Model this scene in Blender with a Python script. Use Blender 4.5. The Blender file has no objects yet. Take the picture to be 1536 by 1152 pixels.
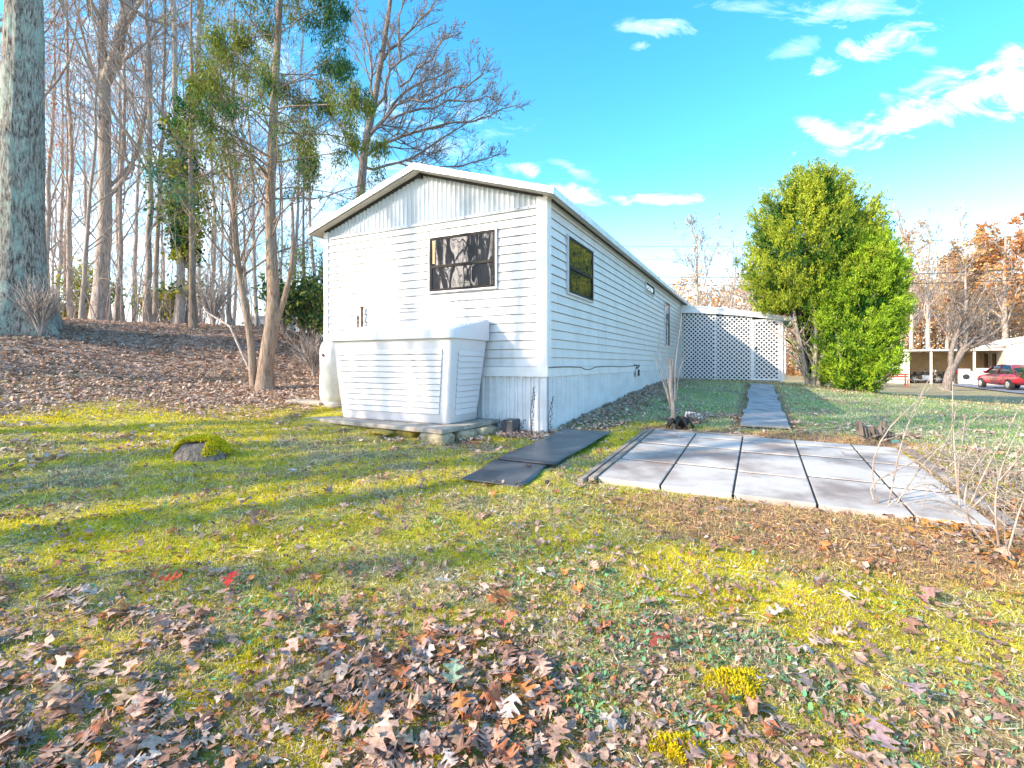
import bpy, math, random
import numpy as np
C = bpy.context.scene.collection
sc = bpy.context.scene
R = math.radians
CZ = 1.25                                   # eye height
FPX = 736.0                                 # focal length in photo pixels
# ------------------------------------------------------------------ helpers
def tag(o, label=None, cat=None, group=None, kind=None):
    if label: o['label'] = label
    if cat: o['category'] = cat
    if group: o['group'] = group
    if kind: o['kind'] = kind
    return o
def thing(name, label, cat, loc=(0, 0, 0), rz=0, group=None):
    o = bpy.data.objects.new(name, None); C.objects.link(o)
    o.location = loc; o.rotation_euler = (0, 0, rz); o.empty_display_size = .2
    return tag(o, label, cat, group)
def copy_tree(o, parent=None):
    c = o.copy(); C.objects.link(c); c.parent = parent
    for ch in o.children: copy_tree(ch, c)
    return c
def npmesh(name, V, quads=None, tris=None, col=None, smooth=False):
    V = np.asarray(V, dtype=np.float32).reshape(-1, 3)
    q = np.zeros((0, 4), int) if quads is None else np.asarray(quads, int).reshape(-1, 4)
    t = np.zeros((0, 3), int) if tris is None else np.asarray(tris, int).reshape(-1, 3)
    me = bpy.data.meshes.new(name)
    me.vertices.add(len(V)); me.vertices.foreach_set('co', V.ravel())
    loops = np.concatenate([q.ravel(), t.ravel()]).astype(np.int32)
    me.loops.add(len(loops)); me.loops.foreach_set('vertex_index', loops)
    nf = len(q) + len(t); me.polygons.add(nf)
    st = np.concatenate([np.arange(len(q)) * 4, len(q) * 4 + np.arange(len(t)) * 3]).astype(np.int32)
    me.polygons.foreach_set('loop_start', st)
    try: me.polygons.foreach_set('loop_total', np.concatenate([np.full(len(q), 4), np.full(len(t), 3)]).astype(np.int32))
    except Exception: pass
    me.polygons.foreach_set('use_smooth', np.full(nf, smooth, dtype=bool))
    if col is not None:
        a = me.attributes.new('col', 'FLOAT_COLOR', 'FACE')
        c = np.ones((nf, 4), np.float32); c[:, :3] = col
        a.data.foreach_set('color', c.ravel())
    me.update(calc_edges=True)
    return me
def link(name, me, mat, parent=None, loc=None):
    o = bpy.data.objects.new(name, me); C.objects.link(o)
    if mat: me.materials.append(mat)
    o.parent = parent
    if loc is not None: o.location = loc
    return o
class MB:
    def __init__(s): s.v = []; s.f = []
    def add(s, vs, fs):
        n = len(s.v); s.v += [tuple(v) for v in vs]; s.f += [tuple(i + n for i in f) for f in fs]
    def box(s, x0, x1, y0, y1, z0, z1):
        s.add([(x0, y0, z0), (x1, y0, z0), (x1, y1, z0), (x0, y1, z0), (x0, y0, z1), (x1, y0, z1), (x1, y1, z1), (x0, y1, z1)],
              [(0, 3, 2, 1), (4, 5, 6, 7), (0, 1, 5, 4), (1, 2, 6, 5), (2, 3, 7, 6), (3, 0, 4, 7)])
    def bar(s, p, q, w, h):                 # box between two points, w across, h deep
        p = np.array(p, float); q = np.array(q, float); d = q - p; d /= np.linalg.norm(d)
        r = np.array([0, 1, 0.]) if abs(d[1]) < .9 else np.array([0, 0, 1.])
        a = np.cross(d, r); a /= np.linalg.norm(a); b = np.cross(a, d)
        vs = []
        for e in (p, q):
            for i, j in ((-1, -1), (1, -1), (1, 1), (-1, 1)): vs.append(e + a * i * w / 2 + b * j * h / 2)
        s.add(vs, [(0, 1, 2, 3), (4, 7, 6, 5), (0, 4, 5, 1), (1, 5, 6, 2), (2, 6, 7, 3), (3, 7, 4, 0)])
    def tube(s, pts, rad, n=8, cap=True):
        pts = np.array(pts, float); rad = np.broadcast_to(np.array(rad, float), (len(pts),))
        t = np.gradient(pts, axis=0); t /= np.linalg.norm(t, axis=1)[:, None] + 1e-9
        ref = np.array([0, 1, .01]) if abs(t[:, 1]).mean() < .7 else np.array([1, 0, .01])
        a = np.cross(t, ref); a /= np.linalg.norm(a, axis=1)[:, None]; b = np.cross(a, t)
        vs = []; fs = []
        for i in range(len(pts)):
            for k in range(n):
                th = 2 * math.pi * k / n; vs.append(pts[i] + (a[i] * math.cos(th) + b[i] * math.sin(th)) * rad[i])
        for i in range(len(pts) - 1):
            for k in range(n): fs.append((i * n + k, i * n + (k + 1) % n, (i + 1) * n + (k + 1) % n, (i + 1) * n + k))
        if cap: fs.append(tuple(range(n))[::-1]); fs.append(tuple((len(pts) - 1) * n + k for k in range(n)))
        s.add(vs, fs)
    def lathe(s, prof, n=24, c=(0, 0, 0)):
        vs = []; fs = []
        for r, z in prof:
            for k in range(n): vs.append((c[0] + r * math.cos(2 * math.pi * k / n), c[1] + r * math.sin(2 * math.pi * k / n), c[2] + z))
        for i in range(len(prof) - 1):
            for k in range(n): fs.append((i * n + k, i * n + (k + 1) % n, (i + 1) * n + (k + 1) % n, (i + 1) * n + k))
        s.add(vs, fs)
    def build(s, name, mat, parent=None, loc=None, smooth=False, bevel=0):
        me = bpy.data.meshes.new(name); me.from_pydata([tuple(map(float, v)) for v in s.v], [], s.f)
        if smooth: me.polygons.foreach_set('use_smooth', [True] * len(me.polygons))
        me.update()
        o = link(name, me, mat, parent, loc)
        if bevel:
            b = o.modifiers.new('bevel', 'BEVEL'); b.width = bevel; b.segments = 2; b.limit_method = 'ANGLE'
        return o
def box(name, mat, parent, *d, bevel=0):
    m = MB(); m.box(*d); return m.build(name, mat, parent, bevel=bevel)
def vnoise(x, y, seed=0):
    x = np.asarray(x, float); y = np.asarray(y, float)
    xi = np.floor(x).astype(np.int64); yi = np.floor(y).astype(np.int64); fx = x - xi; fy = y - yi
    def h(a, b):
        n = (a * 374761393 + b * 668265263 + seed * 974634777) & 0x7fffffff
        n = ((n ^ (n >> 13)) * 1274126177) & 0x7fffffff
        return ((n ^ (n >> 16)) & 0xffff) / 65535.0
    sx = fx * fx * (3 - 2 * fx); sy = fy * fy * (3 - 2 * fy)
    return (h(xi, yi) * (1 - sx) + h(xi + 1, yi) * sx) * (1 - sy) + (h(xi, yi + 1) * (1 - sx) + h(xi + 1, yi + 1) * sx) * sy
def fbm(x, y, seed=0, oct=4):
    s = 0; a = .5; t = 0
    for i in range(oct): s = s + a * vnoise(x * 2 ** i, y * 2 ** i, seed + i * 7); t += a; a *= .5
    return s / t
def sstep(a, b, x): t = np.clip((x - a) / (b - a), 0, 1); return t * t * (3 - 2 * t)
# ------------------------------------------------------------------ house frame
UX, UY = .893, -.450                        # a axis (along the gable, to the right)
VX, VY = .450, .893                         # b axis (along the long side, away)
CX, CY = .42, 6.15
RZ = math.atan2(UY, UX)
def H(a, b): return (CX + a * UX + b * VX, CY + a * UY + b * VY)
def toAB(x, y): return ((x - CX) * UX + (y - CY) * UY, (x - CX) * VX + (y - CY) * VY)
# ------------------------------------------------------------------ terrain
ctrl = [(0, -3, 1.35), (-5, -4, 1.1), (6, -4, 1.45), (0, 1.3, 1.25), (-2, 1.3, 1.2), (2, 1.3, 1.27), (0, 2.6, 1.12), (-2, 2.6, 1.08), (2.4, 2.2, 1.1), (0, 4, .96), (-2, 4, .92),
        (-4, 3.6, .88), (-7, 3, .8), (.67, 4.09, .95), (1.84, 6.24, .85), (2.86, 2.92, .99), (4.05, 5.12, .86), (.42, 6.15, .87), (-.8, 5.5, .87), (-2.7, 6.3, .76), (-2.66, 7.5, .63),
        (-4.3, 8.5, .46), (-3.2, 8.9, .45), (-6.2, 6.8, .5), (-8.5, 6.5, .25), (-9, 8, -.2), (-7, 9, .05), (-9.4, 9.5, -.72), (-8, 11, -.75), (-7.3, 12.3, -.93), (-9.5, 12, -1.0), (-5.8, 12.6, -.8), (-4.5, 10.8, .1), (-3.5, 12.5, -.1),
        (-12, 10, -1.0), (-12, 6, -.3), (-14, 2, -.1), (-8, 16, -.85), (-14, 18, -.8), (-3, 18, -.2), (-20, 30, -.4), (-5, 30, 0.0), (-60, 60, 0.2), (0, 60, 1.0), (-60, 0, .4), (-30, -30, .8), (0, -60, 1.5), (60, -30, 2),
        (5.8, 16.8, .53), (8.5, 15.2, .60), (3.1, 6.47, .84), (6.5, 13.5, .57), (7.2, 7.8, 1.0), (10, 12, .9), (5, 3, 1.1), (9, 5, 1.2), (14, 17, 1.18), (20, 20, 1.4), (22, 30, 1.45), (30, 28, 1.5), (28, 40, 1.4), (45, 45, 1.5), (10, 30, 1.0), (15, 45, 1.2), (60, 20, 1.7),
        (-1, 22, .3), (100, 100, 1.6), (0, 150, 1.4), (-120, 120, .6), (150, 0, 1.8), (200, 200, 1.6), (-200, 0, .5), (0, -200, 1.5), (-200, 200, .6), (200, -200, 1.6), (-200, -200, 1), (0, 250, 1.5)]
cp = np.array(ctrl, float)
def _phi(d2): return np.sqrt(d2 + .6)
_A = _phi(((cp[:, None, :2] - cp[None, :, :2]) ** 2).sum(-1)) + np.eye(len(cp)) * -.02
_n = len(cp); _M = np.zeros((_n + 1, _n + 1)); _M[:_n, :_n] = _A; _M[_n, :_n] = 1; _M[:_n, _n] = 1
_w = np.linalg.solve(_M, np.append(cp[:, 2], 0))
def ground(x, y, detail=True):
    x = np.asarray(x, float); y = np.asarray(y, float)
    d = np.full(x.shape, _w[-1])
    for (cx, cy, _), w in zip(ctrl, _w[:-1]): d = d + w * _phi((x - cx) ** 2 + (y - cy) ** 2)
    z = CZ - d
    if detail:
        near = 1 / (1 + (x * x + y * y) / 900)
        z = z + near * ((fbm(x * 1.3, y * 1.3, 3) - .5) * .07 + (fbm(x * 7, y * 7, 5, 3) - .5) * .035)
        a, b = toAB(x, y)
        pat = sstep(-.25, .05, np.minimum(np.minimum(a - 1.17, 3.72 - a), np.minimum(b + 1.75, .74 - b)))
        z = z * (1 - pat) + (patio_z(a, b) - .045) * pat
        wk = sstep(-.2, .03, np.minimum(np.minimum(a - 2.17, 2.75 - a), np.minimum(b - 1.45, 9.5 - b)))
        z = z - .02 * wk
    return z
def patio_z(a, b): return CZ - (.945 - .0408 * (b + 1.73) + .014 * (a - 1.2)) + .005
def g1(x, y): return float(ground(np.array([x]), np.array([y]))[0])
def pix(px, py, Y): return np.array([(px - 768) / FPX * Y, Y, CZ + (546 - py) / FPX * Y])
def G(px, py):                              # where a sight line meets the ground
    Ys = np.concatenate([np.linspace(1, 20, 800), np.linspace(20, 90, 700)])
    x = (px - 768) / FPX * Ys; z = CZ + (546 - py) / FPX * Ys
    g = ground(x, Ys); k = np.argmax(z < g); 
    return float(x[k]), float(Ys[k])
# surface kinds -------------------------------------------------------------
def pixof(x, y):
    yy = np.maximum(y, .3); return 768 + x / yy * FPX, yy
def blob(x, y, cx, cy, rx, ry, ang=0):
    c, s = math.cos(ang), math.sin(ang); dx = x - cx; dy = y - cy
    u = (dx * c + dy * s) / rx; v = (-dx * s + dy * c) / ry
    return np.clip(1.15 - np.sqrt(u * u + v * v), 0, 1) / 1.15
def masks(x, y):
    x = np.asarray(x, float); y = np.asarray(y, float)
    a, b = toAB(x, y)
    n1 = fbm(x * .9, y * .9, 11); n2 = fbm(x * 2.7, y * 2.7, 17); n3 = fbm(x * 9, y * 9, 23, 3)
    zb = ground(x, y, False)
    # litter: bank, lower left foreground, around the house
    bank = sstep(.52, .80, zb + (n1 - .5) * .35) * (x < 1)
    fore = sstep(.05, .7, blob(x, y, -2.0, 1.65, 1.7, .72, -.5) + (n2 - .5) * 1.5)
    mid = sstep(.1, .5, blob(x, y, -.35, 1.85, .75, .5, -.3) + (n2 - .5) * .5) * .8
    skirt = sstep(.45, .05, np.abs(b + .12) + (n2 - .5) * .4) * (a > -.8) * (a < .3) * 1.0
    skirt2 = sstep(.75, .15, np.abs(a - .2) + (n2 - .5) * .6) * (b > .2) * (b < 12) * .55
    boxl = sstep(.5, .1, np.abs(b + 1.15) + (n2 - .5) * .5) * (a > -.66) * (a < 0) * .9
    corner = sstep(.05, .5, blob(x, y, 3.2, 2.9, 1.0, .55, .1) + (n2 - .5) * .5)
    spots = sstep(.66, .78, fbm(x * 1.7, y * 1.7, 41)) * .35
    litter = np.clip(np.maximum.reduce([bank, fore * .75, mid * .7, skirt, skirt2, boxl, corner, spots * (x < 3)]), 0, 1)
    # lawn right of the patio and behind it
    lawn = sstep(-.1, .5, b - 1.1 + (n2 - .5) * .9) * (a > .35)
    lawn = np.maximum(lawn, sstep(3.8, 4.7, a + (n2 - .5) * .8) * (b > -3.5))
    far = sstep(7.5, 10.5, a * .8 + b * .25 + (n1 - .5) * 3) * .75
    lawn = lawn * (1 - far)
    # bare dirt with dry grass before the patio, along the walk
    dirt = sstep(.0, .5, blob(x, y, 1.9, 3.0, 1.6, .55, -.47) + (n2 - .5) * .5)
    dirt = np.maximum(dirt, sstep(.13, .0, np.abs(b - .9) - .12 + (n3 - .5) * .15) * (a > 1.0) * (a < 4))
    dirt = np.maximum(dirt, sstep(.12, .02, np.abs(np.abs(a - 2.46) - .33) + (n3 - .5) * .08) * (b > 1.3) * (b < 9.6))
    dirt = np.maximum(dirt, sstep(.7, .2, np.abs(b - 10.7) + (n2 - .5)) * (a > -.5) * (a < 8))
    dirt = np.maximum(dirt, far * (a > 3) * (n2 > .4) * .8)
    md = fbm(x * .75 + y * .3, y * 1.1 - x * .2, 31) * .55 + n2 * .45
    moss = sstep(.33, .47, md + (n3 - .5) * .12) * (1 - lawn) * (x < 5)
    gray = sstep(.2, .6, blob(x, y, 3.2, 1.7, 1.9, .9, -.3)) + sstep(.3, .7, blob(x, y, -4.2, 4.6, 1.4, .6)) + sstep(.3, .7, blob(x, y, -2.6, 2.0, .8, .4))
    moss = moss * np.clip(1 - .35 * gray, .2, 1)
    moss = moss * (.52 + .48 * sstep(.38, .52, fbm(x * 4.3, y * 4.3, 131, 3)))
    moss = moss * (1 - dirt) * (1 - litter * .75) * (b < 1.6) * (zb < 1.1)
    return moss, lawn * (1 - dirt), litter * (1 - dirt * .3), dirt
# ------------------------------------------------------------------ materials
def newmat(name):
    m = bpy.data.materials.new(name); m.use_nodes = True
    nt = m.node_tree; b = nt.nodes['Principled BSDF']; return m, nt, b
def N(nt, t, **kw):
    n = nt.nodes.new(t)
    for k, v in kw.items():
        if k in n.inputs: n.inputs[k].default_value = v
        else: setattr(n, k, v)
    return n
def ramp(nt, fac, stops):
    r = nt.nodes.new('ShaderNodeValToRGB'); e = r.color_ramp.elements
    while len(e) < len(stops): e.new(.5)
    for el, (p, c) in zip(e, stops): el.position = p; el.color = (*c, 1)
    nt.links.new(fac, r.inputs['Fac']); return r.outputs['Color']
def coord(nt, scale=(1, 1, 1), kind='Object'):
    t = nt.nodes.new('ShaderNodeTexCoord'); m = nt.nodes.new('ShaderNodeMapping'); m.inputs['Scale'].default_value = scale
    nt.links.new(t.outputs[kind], m.inputs['Vector']); return m.outputs['Vector']
def mat(name, c1, c2=None, scale=8, rough=.6, bump=.0, stretch=(1, 1, 1), metal=0, spec=.5, detail=6, bs=None, lo=.35, hi=.65, dist=.01):
    m, nt, b = newmat(name); b.inputs['Roughness'].default_value = rough; b.inputs['Metallic'].default_value = metal
    b.inputs['Specular IOR Level'].default_value = spec
    v = coord(nt, stretch)
    n = N(nt, 'ShaderNodeTexNoise', Scale=scale, Detail=detail, Roughness=.6); nt.links.new(v, n.inputs['Vector'])
    c2 = c2 or tuple(x * .85 for x in c1)
    nt.links.new(ramp(nt, n.outputs['Fac'], [(lo, c2), (hi, c1)]), b.inputs['Base Color'])
    if bump:
        n2 = N(nt, 'ShaderNodeTexNoise', Scale=bs or scale * 3, Detail=5); nt.links.new(v, n2.inputs['Vector'])
        bp = N(nt, 'ShaderNodeBump', Strength=bump, Distance=dist); nt.links.new(n2.outputs['Fac'], bp.inputs['Height']); nt.links.new(bp.outputs[0], b.inputs['Normal'])
    return m
def colmat(name, rough=.6, trans=0, spec=.3):
    m, nt, b = newmat(name); a = N(nt, 'ShaderNodeAttribute', attribute_name='col')
    nt.links.new(a.outputs['Color'], b.inputs['Base Color']); b.inputs['Roughness'].default_value = rough
    b.inputs['Specular IOR Level'].default_value = spec
    if trans:
        tr = nt.nodes.new('ShaderNodeBsdfTranslucent'); nt.links.new(a.outputs['Color'], tr.inputs['Color'])
        mx = N(nt, 'ShaderNodeMixShader', Fac=trans); nt.links.new(b.outputs[0], mx.inputs[1]); nt.links.new(tr.outputs[0], mx.inputs[2])
        nt.links.new(mx.outputs[0], nt.nodes['Material Output'].inputs['Surface'])
    return m
def bark(name, c1, c2, c3=None, sc=1.0, lich=.0, bstr=.8):
    m, nt, b = newmat(name); b.inputs['Roughness'].default_value = .9; b.inputs['Specular IOR Level'].default_value = .15
    v = coord(nt, (16 * sc, 16 * sc, 2.6 * sc)); n = N(nt, 'ShaderNodeTexNoise', Scale=1.6, Detail=8, Roughness=.7, Distortion=.6); nt.links.new(v, n.inputs['Vector'])
    col = ramp(nt, n.outputs['Fac'], [(.40, c2), (.58, c1)])
    if c3:
        v2 = coord(nt, (3, 3, 1.5)); n2 = N(nt, 'ShaderNodeTexNoise', Scale=1.5, Detail=9, Roughness=.75); nt.links.new(v2, n2.inputs['Vector'])
        f = ramp(nt, n2.outputs['Fac'], [(.5 - lich, (0, 0, 0)), (.62 - lich, (1, 1, 1))])
        mx = N(nt, 'ShaderNodeMix', data_type='RGBA'); nt.links.new(f, mx.inputs['Factor']); nt.links.new(col, mx.inputs['A']); mx.inputs['B'].default_value = (*c3, 1)
        mm = N(nt, 'ShaderNodeMix', data_type='RGBA'); mm.inputs['Factor'].default_value = .6; nt.links.new(col, mm.inputs['A']); nt.links.new(mx.outputs['Result'], mm.inputs['B']); col = mm.outputs['Result']
    nt.links.new(col, b.inputs['Base Color'])
    bp = N(nt, 'ShaderNodeBump', Strength=bstr, Distance=.04 * sc ** -1 if sc >= 1 else .05); nt.links.new(n.outputs['Fac'], bp.inputs['Height']); nt.links.new(bp.outputs[0], b.inputs['Normal'])
    return m
M = {}
M['siding'] = mat('siding', (.68, .67, .68), (.58, .565, .575), scale=2.2, rough=.42, bump=.06, bs=30, lo=.25, hi=.6)
for _k in ('siding', 'skirt', 'plastic', 'trim0'):
    if _k not in M: continue
    _nt = M[_k].node_tree; _b = _nt.nodes['Principled BSDF']; _src = _b.inputs['Base Color'].links[0].from_socket
    _v = coord(_nt, (7, 7, .7)); _n = N(_nt, 'ShaderNodeTexNoise', Scale=1.7, Detail=8, Roughness=.7); _nt.links.new(_v, _n.inputs['Vector'])
    _c = ramp(_nt, _n.outputs['Fac'], [(.52, (1, 1, 1)), (.75, (.80, .79, .74))]); _m = N(_nt, 'ShaderNodeMix', data_type='RGBA', blend_type='MULTIPLY'); _m.inputs['Factor'].default_value = 1
    _nt.links.new(_src, _m.inputs['A']); _nt.links.new(_c, _m.inputs['B']); _nt.links.new(_m.outputs['Result'], _b.inputs['Base Color'])
M['trim'] = mat('trim', (.78, .77, .78), (.66, .65, .66), scale=3, rough=.4)
M['skirt'] = mat('skirt', (.72, .73, .76), (.56, .56, .58), scale=1.6, rough=.4, lo=.25, hi=.6, stretch=(1, 1, 2.5))
M['gablepanel'] = mat('gablepanel', (.52, .56, .60), (.42, .45, .48), scale=3, rough=.5)
M['roofmetal'] = mat('roofmetal', (.72, .75, .78), (.55, .58, .60), scale=3, rough=.35, metal=.2)
M['soffit'] = mat('soffit', (.62, .57, .50), (.5, .45, .40), scale=4, rough=.6)
M['dark'] = mat('dark', (.035, .03, .028), (.02, .018, .016), rough=.7)
M['winframe'] = mat('winframe', (.03, .027, .027), (.018, .016, .016), rough=.6, spec=.15)
M['alu'] = mat('alu', (.62, .62, .66), (.5, .5, .53), rough=.35, metal=.4)
M['plastic'] = mat('plastic', (.70, .69, .73), (.60, .59, .63), scale=1.5, rough=.38, bump=.03, bs=60, lo=.25)
M['tank'] = mat('tank', (.74, .71, .66), (.60, .56, .50), scale=5, rough=.42)
M['rust'] = mat('rust', (.16, .07, .035), (.07, .035, .02), scale=20, rough=.8)
M['slab'] = mat('slab', (.46, .41, .35), (.26, .22, .18), scale=9, rough=.9, bump=.4, bs=40)
M['block'] = mat('block', (.42, .36, .25), (.22, .18, .11), scale=14, rough=.95, bump=.8, bs=50)
M['mossblock'] = mat('mossblock', (.48, .34, .05), (.18, .14, .05), scale=14, rough=.95, bump=.8, bs=50)
M['rubber'] = mat('rubber', (.085, .09, .105), (.035, .038, .045), scale=3.5, rough=.33, bump=.35, bs=6, lo=.3, dist=.03)
M['paver'] = mat('paver', (.49, .45, .42), (.24, .195, .175), scale=1.8, rough=.8, bump=.35, bs=60, lo=.36, hi=.56, detail=10)
M['walk'] = mat('walk', (.42, .40, .40), (.22, .20, .20), scale=4, rough=.85, bump=.4, bs=50, lo=.3)
M['wood'] = mat('wood', (.34, .29, .25), (.16, .13, .11), scale=6, rough=.85, bump=.5, stretch=(1, 1, 6))
M['greywood'] = mat('greywood', (.24, .20, .17), (.06, .05, .04), scale=5, rough=.9, bump=.8, stretch=(6, 6, 1))
M['lattice'] = mat('lattice', (.74, .75, .78), (.62, .63, .66), rough=.5)
M['mesh'] = mat('mesh', (.05, .065, .08), (.03, .04, .05), rough=.8)  # dark slate, with the porch interior's shade put into the colour
M['asphalt'] = mat('asphalt', (.21, .22, .26), (.15, .155, .18), scale=5, rough=.8, bump=.3, bs=80)
M['sheetred'] = mat('sheetred', (.42, .07, .04), (.3, .05, .03), rough=.6)
M['warmwhite'] = mat('warmwhite', (.76, .70, .62), (.62, .55, .47), scale=1, rough=.6)
M['tan'] = mat('tan', (.80, .58, .32), (.62, .44, .24), scale=2, rough=.8)
M['teal'] = mat('teal', (.12, .30, .28), (.08, .22, .2), rough=.7)
M['greyroof'] = mat('greyroof', (.25, .23, .22), (.17, .16, .15), rough=.8)
M['wire'] = mat('wire', (.03, .03, .03), rough=.6)
M['tyre'] = mat('tyre', (.02, .02, .02), rough=.8)
M['chrome'] = mat('chrome', (.7, .7, .72), rough=.2, metal=.9)
M['carred'] = mat('carred', (.42, .012, .03), (.40, .011, .028), rough=.22); M['carred'].node_tree.nodes['Principled BSDF'].inputs['Coat Weight'].default_value = .8
M['lamp'] = mat('lamp', (.7, .7, .7), rough=.15)
M['barkgrey'] = bark('barkgrey', (.52, .45, .41), (.27, .225, .20))
M['barkwarm'] = bark('barkwarm', (.52, .44, .38), (.29, .22, .18))
M['barkpale'] = bark('barkpale', (.52, .44, .39), (.28, .23, .20), (.34, .37, .34), sc=1.4)
M['barkdark'] = bark('barkdark', (.28, .235, .21), (.12, .095, .08))
M['barkoak'] = bark('barkoak', (.40, .38, .34), (.06, .05, .04), (.38, .52, .46), sc=1.5, lich=.02, bstr=1.0)
M['barkcedar'] = bark('barkcedar', (.36, .27, .21), (.18, .125, .09), (.26, .24, .21), sc=1.2, bstr=.6)
M['leafcol'] = colmat('leafcol', .7, .12)
_nt = M['leafcol'].node_tree; _a = [n for n in _nt.nodes if n.type == 'ATTRIBUTE'][0]; _v = coord(_nt); _n = N(_nt, 'ShaderNodeTexNoise', Scale=60.0, Detail=5, Roughness=.7); _nt.links.new(_v, _n.inputs['Vector'])
_c = ramp(_nt, _n.outputs['Fac'], [(.35, (.55, .5, .45)), (.6, (1.1, 1.1, 1.1))]); _m = N(_nt, 'ShaderNodeMix', data_type='RGBA', blend_type='MULTIPLY'); _m.inputs['Factor'].default_value = 1
_nt.links.new(_a.outputs['Color'], _m.inputs['A']); _nt.links.new(_c, _m.inputs['B'])
for _l in list(_a.outputs['Color'].links):
    if _l.to_node != _m: _nt.links.new(_m.outputs['Result'], _l.to_socket)
M['foliage'] = colmat('foliage', .75, .25, .12)
M['blade'] = colmat('blade', .6, .45)
M['stone'] = mat('stone', (.33, .30, .27), (.17, .15, .13), scale=9, rough=.9, bump=.6)
# glass that mirrors the trees
m, nt, b = newmat('glass'); b.inputs['Base Color'].default_value = (.022, .024, .03, 1); b.inputs['Roughness'].default_value = .02; b.inputs['IOR'].default_value = 1.9
v = coord(nt, (3, 3, 1.2)); n = N(nt, 'ShaderNodeTexNoise', Scale=1.8, Detail=1); nt.links.new(v, n.inputs['Vector'])
bp = N(nt, 'ShaderNodeBump', Strength=.06, Distance=.05); nt.links.new(n.outputs['Fac'], bp.inputs['Height']); nt.links.new(bp.outputs[0], b.inputs['Normal'])
M['glass'] = m
# terrain material
m, nt, b = newmat('earth'); L = nt.links.new
b.inputs['Roughness'].default_value = .95; b.inputs['Specular IOR Level'].default_value = .1
at = N(nt, 'ShaderNodeAttribute', attribute_name='mask'); sp = nt.nodes.new('ShaderNodeSeparateColor'); L(at.outputs['Color'], sp.inputs[0])
v = coord(nt)
def nz(s, d=6, r=.65):
    n = N(nt, 'ShaderNodeTexNoise', Scale=s, Detail=d, Roughness=r); L(v, n.inputs['Vector']); return n.outputs['Fac']
f1, f2, f3 = nz(22), nz(55), nz(6)
dirt = ramp(nt, f1, [(.32, (.09, .06, .045)), (.5, (.26, .18, .125)), (.68, (.52, .33, .19))])
mossc = ramp(nt, f1, [(.30, (.12, .12, .03)), (.48, (.46, .41, .035)), (.66, (.70, .60, .05))])
lawnc = ramp(nt, f1, [(.33, (.14, .17, .08)), (.5, (.32, .36, .18)), (.68, (.54, .54, .36))])
vo = N(nt, 'ShaderNodeTexVoronoi', Scale=17.0); L(v, vo.inputs['Vector'])
litc = ramp(nt, vo.outputs['Color'], [(.15, (.22, .15, .11)), (.45, (.44, .32, .25)), (.75, (.50, .38, .33)), (.95, (.30, .12, .06))])
def mixc(f, a, bb):
    x = N(nt, 'ShaderNodeMix', data_type='RGBA'); L(f, x.inputs['Factor']); L(a, x.inputs['A']); L(bb, x.inputs['B']); return x.outputs['Result']
gr = ramp(nt, f2, [(.33, (.15, .12, .06)), (.5, (.33, .29, .14)), (.66, (.52, .46, .28))])
c = mixc(at.outputs['Alpha'], gr, dirt); c = mixc(sp.outputs[0], c, mossc); c = mixc(sp.outputs[1], c, lawnc); c = mixc(sp.outputs[2], c, litc)
L(c, b.inputs['Base Color'])
bp = N(nt, 'ShaderNodeBump', Strength=.9, Distance=.03); L(f1, bp.inputs['Height']); L(bp.outputs[0], b.inputs['Normal'])
M['earth'] = m
# ------------------------------------------------------------------ ground sheet
def axis(lo, hi, n, k): 
    t = np.linspace(-1, 1, n); s = np.sinh(k * t) / math.sinh(k); return np.where(s < 0, -s * lo, s * hi)
gx = axis(-320, 320, 620, 6.4); gy = axis(-120, 420, 640, 6.6) + 1.8
XX, YY = np.meshgrid(gx, gy); ZZ = ground(XX, YY)
nx, ny = len(gx), len(gy); idx = np.arange(nx * ny).reshape(ny, nx)
q = np.stack([idx[:-1, :-1], idx[:-1, 1:], idx[1:, 1:], idx[1:, :-1]], -1).reshape(-1, 4)
me = npmesh('ground', np.stack([XX, YY, ZZ], -1), q, smooth=True)
mk = masks(XX.ravel(), YY.ravel())
at = me.attributes.new('mask', 'FLOAT_COLOR', 'POINT')
at.data.foreach_set('color', np.stack(mk, -1).astype(np.float32).ravel())
tag(link('ground', me, M['earth']), 'lawn and leafy bank', None, kind='structure')

# ------------------------------------------------------------------ mobile home
gz = g1(CX, CY)
def W(z): return CZ + z - gz                # height relative to the eye -> local z of the home
home = thing('mobile_home', 'long white mobile home with lap siding, corrugated skirting and low gable roof', 'mobile home', (CX, CY, gz), RZ)
LEN = 19.0; WID = 3.8
ZS, ZB, ZG, ZR = W(-.16), W(-.04), W(1.98), W(2.79)
SL = .319; RT = .08; RIDGE = -1.9
def under(a): return ZR - RT - SL * abs(a - RIDGE)
def lap(w0, w1, z0, z1, rows, place, proud=.026):       # saw-tooth courses; place(w, out, z)
    m = MB(); h = (z1 - z0) / rows
    for i in range(rows):
        za, zb = z0 + i * h, z0 + (i + 1) * h
        za += .009; m.add([place(w0, .008, za), place(w1, .008, za), place(w1, proud, za), place(w0, proud, za), place(w1, .010, zb), place(w0, .010, zb)],
              [(0, 1, 2, 3), (3, 2, 4, 5)])
    return m
o = lap(-WID + .03, -.03, ZB, ZG, 18, lambda w, t, z: (w, -.004 - t, z)).build('wall', M['siding'], home); tag(o, 'front wall of pinkish white lap siding')
o = lap(0.03, LEN, ZB, W(2.1), 18, lambda w, t, z: (.004 + t, w, z)).build('wall', M['siding'], home); tag(o, 'long side wall of white lap siding')
m = MB(); m.box(-WID, 0, 0, LEN, ZB - .02, W(2.08)); m.build('wall_core', M['siding'], home)
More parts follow.
